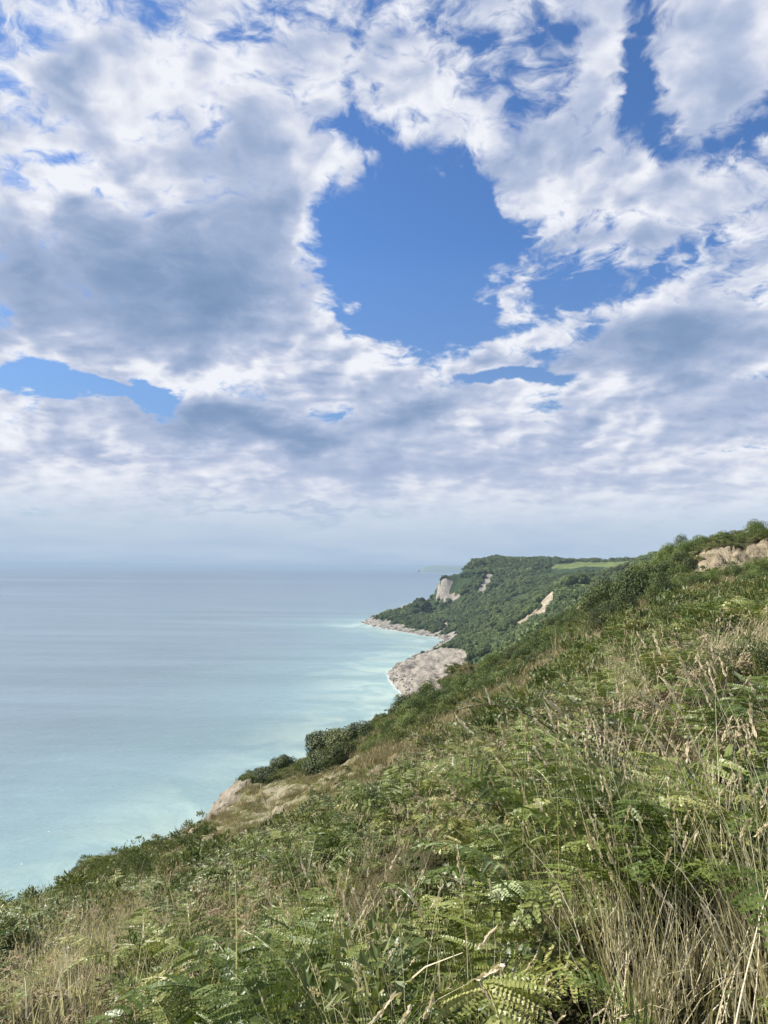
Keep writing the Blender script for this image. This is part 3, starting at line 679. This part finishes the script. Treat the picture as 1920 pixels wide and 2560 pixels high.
LOWF = [built(clump(200 + i, 480, .30, .28, .036), 'low_leaf_clump', ['scrub']) for i in range(4)]
HEATH = [built(grass_tuft(210 + i, 330, .18, .50, .34, 0, w=.020, bend=(.3, 1.5)), 'heath_grass_patch', ['heath']) for i in range(4)]
SCRUB = [built(clump(220 + i, 700, .62, .50, .11, .42, .8), 'scrub_clump', ['scrub']) for i in range(4)]
TURF = [built(grass_tuft(230 + i, 160, .08, .2, .28, 0, w=.022, bend=(.3, 1.4)), 'turf_patch', ['grass']) for i in range(3)]
WOOD = [built(crown(240 + i, 2400, 4.4, 4.4, 4.2, .60, 11, .75, .15, 1.2), 'wood_crown', ['leaf']) for i in range(5)]

# ---------------------------------------------------------------- ground cover on the near slope
strawz = lambda x, y: fuzz_in(x, y, Z_STRAW, 1.0)
seedz = lambda x, y: fuzz_in(x, y, Z_SEED, 1.5)
brownz = lambda x, y: lookup(brown, x, y) > .5
ledgez = lambda x, y: lookup(ledge, x, y) > .5
barez = lambda x, y: lookup(bare, x, y) > .5
def keep(x, y, m, r0=1.15, h0=.5):
    m = m & (np.hypot(x, y) > r0) & (hollow(x, y) < h0); return x[m], y[m]
def hfac(x, y): return .42 + 1.0 * np.clip((fbm(x / 1.5, y / 1.5, 351, 3) - .34) * 3.0, 0, 1)
Z_CREST = zone([(985,1800),(1100,1735),(1200,1690),(1300,1640),(1400,1580),(1450,1540),(1560,1500),(1560,1560),(1480,1600),(1380,1660),(1260,1735),(1150,1795),(1040,1850),(985,1860)])
def pn(x, y, s, seed): return fbm(x / s, y / s, seed, 3)

# individual bracken plants nearest the path
x, y = sample(1.4, 24, 6.4); p = pn(x, y, 1.5, 301)
m = (p > .47) & ~strawz(x, y) & ~(seedz(x, y) & (rng.random(len(x)) < .6)) & ~(brownz(x, y) & (rng.random(len(x)) < .8)) & ~ledgez(x, y)
fx, fy = keep(x, y, m, 2.0); od = np.argsort(fy)
fx, fy = fx[od], fy[od]; NT_ = 150
FR = []
for i in range(8):
    rs = np.random.default_rng(400 + i); mb = MB(); frond(mb, rs, (0, 0, -.08), 0, rs.uniform(.25, .48), rs.uniform(.42, .62), rs.uniform(.32, .46), R(rs.uniform(25, 55)), R(rs.uniform(5, 38)), 0, rs.uniform(.3, .7), 14)
    FR.append(mb.mesh('frond', [M['fern']]))
def fern_thing(x, y, nf, label, group, s=1.0, meshes=FR, name='bracken_fern', z=None):
    e = bpy.data.objects.new(name, None); COL.objects.link(e); e.location = (x, y, float(H(x, y)) if z is None else z); e.scale = (s, s, s)
    e.rotation_euler = (random.gauss(0, .12), random.gauss(0, .12), random.uniform(0, 6.28)); tag(e, label, 'fern', group)
    for k in range(nf):
        o = bpy.data.objects.new('frond', random.choice(meshes)); COL.objects.link(o); o.parent = e
        o.rotation_euler = (0, random.uniform(-.25, .15), 6.283 * (k + random.random() * .7) / nf); q = random.uniform(.8, 1.15); o.scale = (q, q, q)
    return e
for i in range(NT_):
    fern_thing(fx[i], fy[i], random.choice((5, 6, 6, 7)), 'green bracken fern in the tangle of undergrowth at the foot of the picture', 'bracken ferns in the near undergrowth', random.uniform(.8, 1.15) * min(1.0, .62 + .1 * (fy[i] - 2)) * float(hfac(fx[i:i+1], fy[i:i+1])[0]))
fx, fy = fx[NT_:], fy[NT_:]; a = fy < 11
scatter('bracken', FERN, fx[a], fy[a], rng.uniform(.75, 1.15, a.sum()) * hfac(fx[a], fy[a]), 'green bracken covering the slope')
scatter('distant_bracken', FERN_LOW, fx[~a], fy[~a], rng.uniform(.75, 1.25, (~a).sum()) * hfac(fx[~a], fy[~a]), 'green bracken higher up the slope')
x, y = sample(24, 70, .9); p = pn(x, y, 5, 303); x, y = keep(x, y, (p > .47) & ~brownz(x, y) & ~ledgez(x, y) & ~barez(x, y))
scatter('far_bracken', FERN_LOW, x, y, rng.uniform(.9, 1.5, len(x)), 'patches of bracken among the heath on the far slope')
x, y = sample(1.4, 30, 2.4); p = pn(x, y, 1.9, 305); x, y = keep(x, y, ((p > .52) | (rng.random(len(x)) < .3)) & ~ledgez(x, y), 2.0)
scatter('dead_bracken', DEAD, x, y, rng.uniform(.5, .95, len(x)), 'withered brown bracken among the green')
# brambles
x, y = sample(1.5, 22, 4.2); p = pn(x, y, 2.1, 307); x, y = keep(x, y, (p > .50) & ~strawz(x, y) & ~ledgez(x, y), 3.3)
scatter('bramble_thicket', BRAM, x, y, rng.uniform(.8, 1.3, len(x)) * hfac(x, y), 'grey green bramble leaves creeping through the bracken')
# dry grass
x, y = sample(1.2, 7.5, 46); x, y = keep(x, y, strawz(x, y))
scatter('tall_dry_grass', STRAW, x, y, rng.uniform(.6, 1.05, len(x)), 'tall straw coloured dry grass with seed heads', tilt=.12)
x, y = sample(1.5, 20, 5); x, y = keep(x, y, seedz(x, y) | ((pn(x, y, 1.7, 309) > .56) & ~ledgez(x, y)))
scatter('seeding_grass', STRAW, x, y, rng.uniform(.45, .85, len(x)), 'dry grass with pale drooping seed heads between the ferns', tilt=.25)
x, y = sample(1.3, 40, 2.6); x, y = keep(x, y, ((pn(x, y, 2.6, 311) > .50) | seedz(x, y)) & ~ledgez(x, y) & ~barez(x, y))
scatter('short_dry_grass', STRAW_LOW, x, y, rng.uniform(.7, 1.3, len(x)), 'short bleached grass on the slope')
x, y = sample(1.3, 12, 3.5); x, y = keep(x, y, (pn(x, y, 1.2, 313) > .50) | (hollow(x, y) > .35), h0=2)
scatter('green_grass', GREEN, x, y, rng.uniform(.7, 1.3, len(x)), 'green grass blades under the ferns')
x, y = sample(1.3, 24, 5); x, y = keep(x, y, ~ledgez(x, y) & ((pn(x, y, 1.0, 315) > .46) | (hollow(x, y) > .35)), h0=2)
scatter('undergrowth', LOWF, x, y, rng.uniform(.6, 1.1, len(x)) * hfac(x, y), 'low leafy undergrowth beneath the bracken')
# heath, scrub and turf further along the slope
x, y = sample(14, 150, 2.0); b = barez(x, y); m = (brownz(x, y) | (pn(x, y, 6, 317) > .60)) & ~b & ~inside(x, y, Z_CREST) & ~ledgez(x, y) & (pn(x, y, 2.4, 330) > .34)
x, y = keep(x, y, m); scatter('brown_heath', HEATH, x, y, rng.uniform(.7, 1.5, len(x)), 'brown dried grass and heath across the slope')
x, y = sample(14, 230, .75); m = ~brownz(x, y) & ~barez(x, y) & ~ledgez(x, y) & (lookup(GS, x, y) > 3)
x, y = keep(x, y, m); scatter('low_scrub', SCRUB, x, y, rng.uniform(.7, 1.5, len(x)), 'low green scrub covering the slope')
x, y = sample(14, 150, .5); m = brownz(x, y) & ~barez(x, y) & (pn(x, y, 4, 331) > .56)
x, y = keep(x, y, m); scatter('sparse_scrub', SCRUB, x, y, rng.uniform(.4, .9, len(x)), 'small green clumps dotted through the brown grass')
x, y = sample(25, 110, 2.2); m = ledgez(x, y) & ~barez(x, y) & (pn(x, y, 2.2, 333) > .47)
x, y = keep(x, y, m); scatter('turf', TURF + HEATH[:2], x, y, rng.uniform(.6, 1.3, len(x)), 'short green turf on the pale slumped ledge')
# far woodland
x, y = sample(170, 1480, 1 / 30.0); s = lookup(GS, x, y)
m = (s > 5) & ~barez(x, y) & (lookup(field, x, y) < .5) & ((pn(x, y, 60, 335) > .33) | (y < 900)) & (lookup(slipm * 1.0, x, y) < .5)
m = m & ~((y > 1130) & (y < 1335) & (x / y > .225) & (x / y < .40)) & ~(barez(x, y + 12) & (y < 1000)) & ~barez(x, y + 6)
x, y = keep(x, y, m); sc = rng.uniform(.5, 1.35, len(x)) * (.55 + .9 * pn(x, y, 45, 337)) * np.clip(lookup(GS, x, y) / 35, .35, 1) * np.where((y > 930) & (y < 1215) & (x / y > .20), .45, 1) * np.where((y > 600) & (y < 930) & (x / y > .27) & (x / y < .335), .6, 1)
scatter('woodland', WOOD, x, y, sc, 'dense green woodland over the undercliff and headland', sink=.6, tilt=.1)

# ---------------------------------------------------------------- gorse bushes and crest trees, one by one
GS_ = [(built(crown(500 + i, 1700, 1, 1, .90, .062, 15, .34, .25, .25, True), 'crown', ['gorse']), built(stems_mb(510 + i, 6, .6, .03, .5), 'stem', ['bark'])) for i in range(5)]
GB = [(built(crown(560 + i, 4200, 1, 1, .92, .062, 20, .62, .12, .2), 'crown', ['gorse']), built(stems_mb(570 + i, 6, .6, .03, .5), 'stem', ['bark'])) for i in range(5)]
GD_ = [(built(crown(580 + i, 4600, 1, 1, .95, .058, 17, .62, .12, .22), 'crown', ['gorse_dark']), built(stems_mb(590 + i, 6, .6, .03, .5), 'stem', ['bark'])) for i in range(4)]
GL_ = [(built(crown(520 + i, 4200, 1, 1, .82, .062, 20, .62, .12, .2), 'crown', ['gorse_bright']), built(stems_mb(530 + i, 6, .5, .03, .5), 'stem', ['bark'])) for i in range(4)]
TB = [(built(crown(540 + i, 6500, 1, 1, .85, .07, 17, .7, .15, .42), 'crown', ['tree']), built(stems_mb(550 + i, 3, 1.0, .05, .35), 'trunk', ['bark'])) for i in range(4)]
def bush(px, py, wpx, kinds, name, label, cat, group=None, ymin=8.0, sx=1.0, sz=1.0, sink=.12):
    p = hit(px, py, ymin); s = wpx * p.y / F * .5 * 1.05
    e = bpy.data.objects.new(name, None); COL.objects.link(e); e.location = (p.x, p.y, p.z - sink * s); e.scale = (s * sx, s, s * sz)
    e.rotation_euler = (0, 0, random.uniform(0, 6.28)); tag(e, label, cat, group)
    c, st = random.choice(kinds)
    for me in (c, st):
        o = bpy.data.objects.new(me.name.split('.')[0], me); COL.objects.link(o); o.parent = e
    return e
def bush_line(line, step, w0, w1, jit, kinds, label, group, rows=1, rowdy=40, **kw):
    for r in range(rows):
        for (x0, y0), (x1, y1) in zip(line[:-1], line[1:]):
            L_ = math.hypot(x1 - x0, y1 - y0); k = max(1, int(L_ / step))
            for i in range(k):
                u = (i + random.random()) / k
                bush(x0 + (x1 - x0) * u + random.gauss(0, jit), y0 + (y1 - y0) * u + r * rowdy + random.gauss(0, jit * .6), random.uniform(w0, w1), kinds if random.random() > .3 else kw.get('alt', kinds), 'gorse_bush', label, 'bush', group, sz=kw.get('sz', random.uniform(.95, 1.3)), sink=.05)
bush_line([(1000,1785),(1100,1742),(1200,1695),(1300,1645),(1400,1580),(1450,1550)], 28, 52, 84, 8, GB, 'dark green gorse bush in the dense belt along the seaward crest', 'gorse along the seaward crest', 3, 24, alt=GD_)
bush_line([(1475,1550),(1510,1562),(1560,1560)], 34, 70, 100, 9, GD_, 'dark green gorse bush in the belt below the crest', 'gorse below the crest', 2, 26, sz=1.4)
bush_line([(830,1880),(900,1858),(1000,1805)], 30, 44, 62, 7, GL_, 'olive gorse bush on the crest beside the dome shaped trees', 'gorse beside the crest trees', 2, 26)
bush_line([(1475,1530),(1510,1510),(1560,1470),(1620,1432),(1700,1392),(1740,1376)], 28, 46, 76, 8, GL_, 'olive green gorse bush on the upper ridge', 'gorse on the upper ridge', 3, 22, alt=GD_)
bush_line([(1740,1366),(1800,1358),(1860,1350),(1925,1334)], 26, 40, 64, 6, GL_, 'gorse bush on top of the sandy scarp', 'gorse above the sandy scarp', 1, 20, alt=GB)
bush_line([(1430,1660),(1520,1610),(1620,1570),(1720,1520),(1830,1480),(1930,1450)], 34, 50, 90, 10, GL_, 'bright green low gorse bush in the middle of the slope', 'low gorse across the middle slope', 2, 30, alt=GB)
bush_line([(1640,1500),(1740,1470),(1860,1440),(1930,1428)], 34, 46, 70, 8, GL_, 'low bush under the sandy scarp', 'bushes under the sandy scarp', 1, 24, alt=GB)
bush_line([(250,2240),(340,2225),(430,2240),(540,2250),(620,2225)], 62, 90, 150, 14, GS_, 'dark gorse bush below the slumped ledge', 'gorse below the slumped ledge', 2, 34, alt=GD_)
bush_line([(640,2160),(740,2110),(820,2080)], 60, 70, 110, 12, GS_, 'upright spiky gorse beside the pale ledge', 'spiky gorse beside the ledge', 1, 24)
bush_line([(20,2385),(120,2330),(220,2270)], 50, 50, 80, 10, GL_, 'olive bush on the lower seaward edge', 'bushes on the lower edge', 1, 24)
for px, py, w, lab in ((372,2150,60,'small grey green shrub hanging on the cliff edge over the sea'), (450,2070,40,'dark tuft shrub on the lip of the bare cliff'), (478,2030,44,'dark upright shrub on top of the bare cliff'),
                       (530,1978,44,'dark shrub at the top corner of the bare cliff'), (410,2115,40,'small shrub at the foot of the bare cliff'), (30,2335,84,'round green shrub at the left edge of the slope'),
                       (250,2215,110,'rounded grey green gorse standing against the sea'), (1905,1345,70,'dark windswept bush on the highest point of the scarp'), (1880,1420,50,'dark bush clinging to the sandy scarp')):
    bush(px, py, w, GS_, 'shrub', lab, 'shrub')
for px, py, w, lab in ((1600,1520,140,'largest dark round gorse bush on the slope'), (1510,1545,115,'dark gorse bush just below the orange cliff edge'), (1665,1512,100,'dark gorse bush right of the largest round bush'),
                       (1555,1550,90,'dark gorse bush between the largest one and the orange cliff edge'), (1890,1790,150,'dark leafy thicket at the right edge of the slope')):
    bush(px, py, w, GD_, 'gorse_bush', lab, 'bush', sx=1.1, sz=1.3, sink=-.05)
for px, py, w, sx, lab in ((702,1932,76,1.2,'leftmost low dome tree of the crest group, against the sea'), (738,1912,92,1.2,'second dome tree from the sea in the crest group'), (780,1893,100,1.2,'broad dome tree in the middle of the crest group'),
                       (822,1880,104,1.2,'tallest dark tree right of the middle of the crest group'), (866,1868,92,1.2,'rounded tree at the landward side of the crest group'), (908,1852,84,1.2,'last small tree on the crest before the gorse belt'),
                       (800,1928,92,1.3,'low pale green tree in front of the crest group'), (852,1912,92,1.2,'dark bushy tree filling the shaded gap in the crest group'), (660,1950,56,1.4,'small dark thicket tree at the cliff edge left of the crest group')):
    bush(px, py, w, TB, 'coastal_tree', lab, 'tree', 'dome shaped trees on the cliff crest', sx=sx * 1.12, sz=1.12, sink=.35)
for px, py, w in ((1575,1421,54),(1610,1408,56),(1640,1398,50),(1550,1432,44),(1520,1440,40)):
    p = hit(px, py, 300); s = w * p.y / F * .5
    e = bpy.data.objects.new('ridge_tree', None); COL.objects.link(e); e.location = (p.x, p.y, p.z - 2); e.scale = (s, s, s * .7); tag(e, 'dark tree on the skyline beyond the ridge', 'tree', 'dark trees behind the ridge')
    for me in random.choice(TB):
        o = bpy.data.objects.new(me.name.split('.')[0], me); COL.objects.link(o); o.parent = e

# ---------------------------------------------------------------- single plants that stand out
def fern_of(mat, seed, k=4):
    out_ = []
    for i in range(k):
        rs = np.random.default_rng(seed + i); mb = MB(); frond(mb, rs, (0, 0, -.05), 0, rs.uniform(.25, .4), rs.uniform(.45, .6), rs.uniform(.30, .42), R(rs.uniform(15, 40)), R(rs.uniform(0, 20)), 0, .6, 16); out_.append(mb.mesh('frond', [M[mat]]))
    return out_
PALE = fern_of('fern_pale', 700); YEL = fern_of('fern_yellow', 710, 2); RUST = fern_of('rust', 720, 3)
p = hit(1390, 2440, 1.6); fern_thing(p.x, p.y, 5, 'pale silvery green fern with spread fronds catching the sun beside tall grass', None, .85, PALE)
for q in ((1790,1580,.8,'bright yellow flowering plant in the upper slope'), (1850,1600,.8,'yellowing fern beside the bright yellow plant'), (1110,2480,.42,'yellow green fern low beside the dark gap')):
    p = hit(q[0], q[1], 2.0); fern_thing(p.x, p.y, 4, q[3], None, q[2], YEL)
for q in ((790,2460,.6,'rusty orange fern between green ferns'), (835,2500,.5,'smaller orange brown fern beside the rusty one')):
    p = hit(q[0], q[1], 2.0); fern_thing(p.x, p.y, 5, q[3], None, q[2], RUST)
# arching bramble canes standing above the growth
LEAF3 = []
for i in range(3):
    rs = np.random.default_rng(800 + i); mb = MB()
    for a in (-1.0, 0, 1.0): leaves(mb, [(0, 0, 0)], [(math.cos(a), math.sin(a), .1)], [(rs.normal(0, .2), rs.normal(0, .2), 1)],   .05, .034, .6 + .2 * rs.random(), 0, .12)
    LEAF3.append(mb.mesh('leaf', [M['bramble']]))
def cane(a, b, depth, h, label):
    pa_, pb_ = ray(*a), ray(*b); A_ = Vector((pa_.x, pa_.y, pa_.z)) * (depth[0] / pa_.y); B_ = Vector((pb_.x, pb_.y, pb_.z)) * (depth[1] / pb_.y)
    A_.z += CAMZ; B_.z += CAMZ
    A_.z = float(H(A_.x, A_.y)) - .05
    P_ = []
    for i in range(15):
        u = i / 14; q = A_.lerp(B_, u); q.z += h * math.sin(math.pi * min(1, u * 1.0)) ; P_.append(np.array(q) + np.array([math.sin(i * 1.3) * .008, 0, math.cos(i * 1.7) * .008]))
    e = bpy.data.objects.new('bramble_cane', None); COL.objects.link(e); e.location = A_; tag(e, label, 'bramble')
    mb = MB(); tube(mb, np.array(P_) - np.array(A_), .007, .003, .2, 0, 5); o = link('stem', mb.mesh('stem', [M['bark']]), None, e)
    for i in range(3, 15):
        l = bpy.data.objects.new('leaf', random.choice(LEAF3)); COL.objects.link(l); l.parent = e; l.location = Vector(P_[i]) - A_; l.rotation_euler = (random.uniform(-.5, .5), random.uniform(-.6, .2), random.uniform(0, 6.28)); q = random.uniform(.7, 1.3); l.scale = (q, q, q)
cane((1290,1880), (1440,1752), (5.6, 6.3), .10, 'dark arching bramble cane rising over the brown grass')
cane((1640,1840), (1440,1745), (6.0, 6.4), .16, 'thin bramble cane bending towards the arching one')

# ---------------------------------------------------------------- rocks and birds
def rock_mesh(seed, name='rock'):
    import bmesh
    rs = random.Random(seed); bm = bmesh.new(); bmesh.ops.create_icosphere(bm, subdivisions=3, radius=1)
    pl_ = [(Vector((rs.gauss(0, 1), rs.gauss(0, 1), rs.gauss(0, 1))).normalized(), rs.uniform(.5, .85)) for _ in range(9)]
    for v in bm.verts:
        for nn_, dd_ in pl_:
            k = v.co.dot(nn_) - dd_
            if k > 0: v.co -= nn_ * k
        v.co *= 1 + rs.uniform(-.03, .03); v.co.z *= .7
    me = bpy.data.meshes.new(name); bm.to_mesh(me); bm.free(); me.materials.append(ROCKM); return me
ROCKM, t, o_ = new_mat('grey_rock'); pos = t.new('ShaderNodeNewGeometry').outputs['Position']; b = t.new('ShaderNodeBsdfPrincipled')
t.put(b.inputs['Base Color'], t.ramp(t.noise(pos, .8, 5, .6), [(.35, (.09, .08, .065)), (.65, (.26, .225, .185))])); b.inputs['Roughness'].default_value = .9; t.l.new(b.outputs[0], o_.inputs[0])
ROCKS = [rock_mesh(900 + i) for i in range(4)]
xs, ys = [], []
for (x0, y0), (x1, y1) in zip(COAST[8:25], COAST[9:26]):
    k = int(math.hypot(x1 - x0, y1 - y0) * 1.5)
    u = rng.random(k); xs.append(x0 + (x1 - x0) * u + rng.normal(3, 4.0, k)); ys.append(y0 + (y1 - y0) * u + rng.normal(0, 4.0, k))
x = np.concatenate(xs); y = np.concatenate(ys); s = lookup(GS, x, y); m = (s > -5) & (s < 14)
scatter('shore_rubble', ROCKS, x[m], y[m], rng.lognormal(-.35, .55, m.sum()), 'broken rock rubble along the waterline', sink=.1, tilt=.5)
for px, py, r, lab in ((905,1556,3.2,'dark sea rock off the tip of the headland'), (916,1552,3.6,'larger dark rock joined to the headland tip'), (1019,1652,2.0,'dark boulder on the upper edge of the landslip'), (992,1740,1.6,'boulder at the lower end of the landslip beach')):
    d = ray(px, py); tt = CAMZ / -d.z; px_, py_ = d.x * tt, d.y * tt
    o = link('boulder', ROCKS[int(px) % 4].copy()); o.location = (px_, py_, max(.3, float(H(px_, py_)))); o.scale = (r, r * .9, r * .8); tag(o, lab, 'rock')
def gull(px, py, dist, lab):
    mb = MB(); tube(mb, [(-.26, 0, 0), (-.2, 0, .02), (-.05, 0, .03), (.12, 0, .02), (.2, 0, .03)], .03, .03, .5, 0, 6); body = MB()
    prof = [(-.30, .012), (-.22, .045), (-.08, .075), (.08, .07), (.18, .045), (.24, .042), (.29, .02), (.33, .004)]
    V_ = []; k = 8
    for xx, rr in prof:
        for q in range(k): V_.append((xx, rr * math.cos(q * math.pi / 4), rr * .85 * math.sin(q * math.pi / 4) + (.02 if xx > .15 else 0)))
    body.add(V_, [[i * k + q, i * k + (q + 1) % k, (i + 1) * k + (q + 1) % k, (i + 1) * k + q] for i in range(len(prof) - 1) for q in range(k)], .5)
    d = ray(px, py); e = link('gull', body.mesh('gull', [M['bird']], True)); e.location = (d.x / d.y * dist, dist, CAMZ + d.z / d.y * dist); e.rotation_euler = (.15, 0, 1.1); e.scale = (.6, .6, .6); tag(e, lab, 'bird', 'white gulls over the water')
    for s in (-1, 1):
        w = MB(); V_ = []
        for u, z, c0, c1 in ((0, .03, .10, -.10), (.35, .14, .13, -.07), (.7, .15, .07, -.08), (1, .10, -.04, -.09)):
            V_ += [(c0, s * (.05 + .62 * u), z), (c1, s * (.05 + .62 * u), z), (c1, s * (.05 + .62 * u), z - .012), (c0, s * (.05 + .62 * u), z - .018)]
        w.add(V_, [[i * 4 + q, i * 4 + (q + 1) % 4, i * 4 + 4 + (q + 1) % 4, i * 4 + 4 + q] for i in range(3) for q in range(4)], .5); link('wing', w.mesh('wing', [M['birdg'] if s > 0 else M['bird']]), None, e)
gull(120, 2079, 135, 'white gull gliding over the sea, the one closer to the cliff')
gull(52, 2160, 120, 'white gull low over the water near the left edge')
# ------------------------------------------------------------------ haze
def haze():
    me = bpy.data.meshes.new('haze'); a = 90000.0; z0, z1 = -9.0, 123.0
    v = [(x, y, z) for z in (z0, z1) for x, y in ((-a, -3000), (a, -3000), (a, a), (-a, a))]
    me.from_pydata(v, [], [(0, 3, 2, 1), (4, 5, 6, 7), (0, 1, 5, 4), (1, 2, 6, 5), (2, 3, 7, 6), (3, 0, 4, 7)])
    m = bpy.data.materials.new('sea_haze'); m.use_nodes = True; t = NT(m.node_tree); t.n.clear()
    o = t.new('ShaderNodeOutputMaterial'); p = t.new('ShaderNodeVolumePrincipled')
    p.inputs['Color'].default_value = (.38, .51, .64, 1); p.inputs['Density'].default_value = 1.0e-4; p.inputs['Anisotropy'].default_value = .0
    t.l.new(p.outputs[0], o.inputs['Volume'])
    tag(link('haze', me, m), 'thin sea haze over the coast', kind='stuff')
haze()
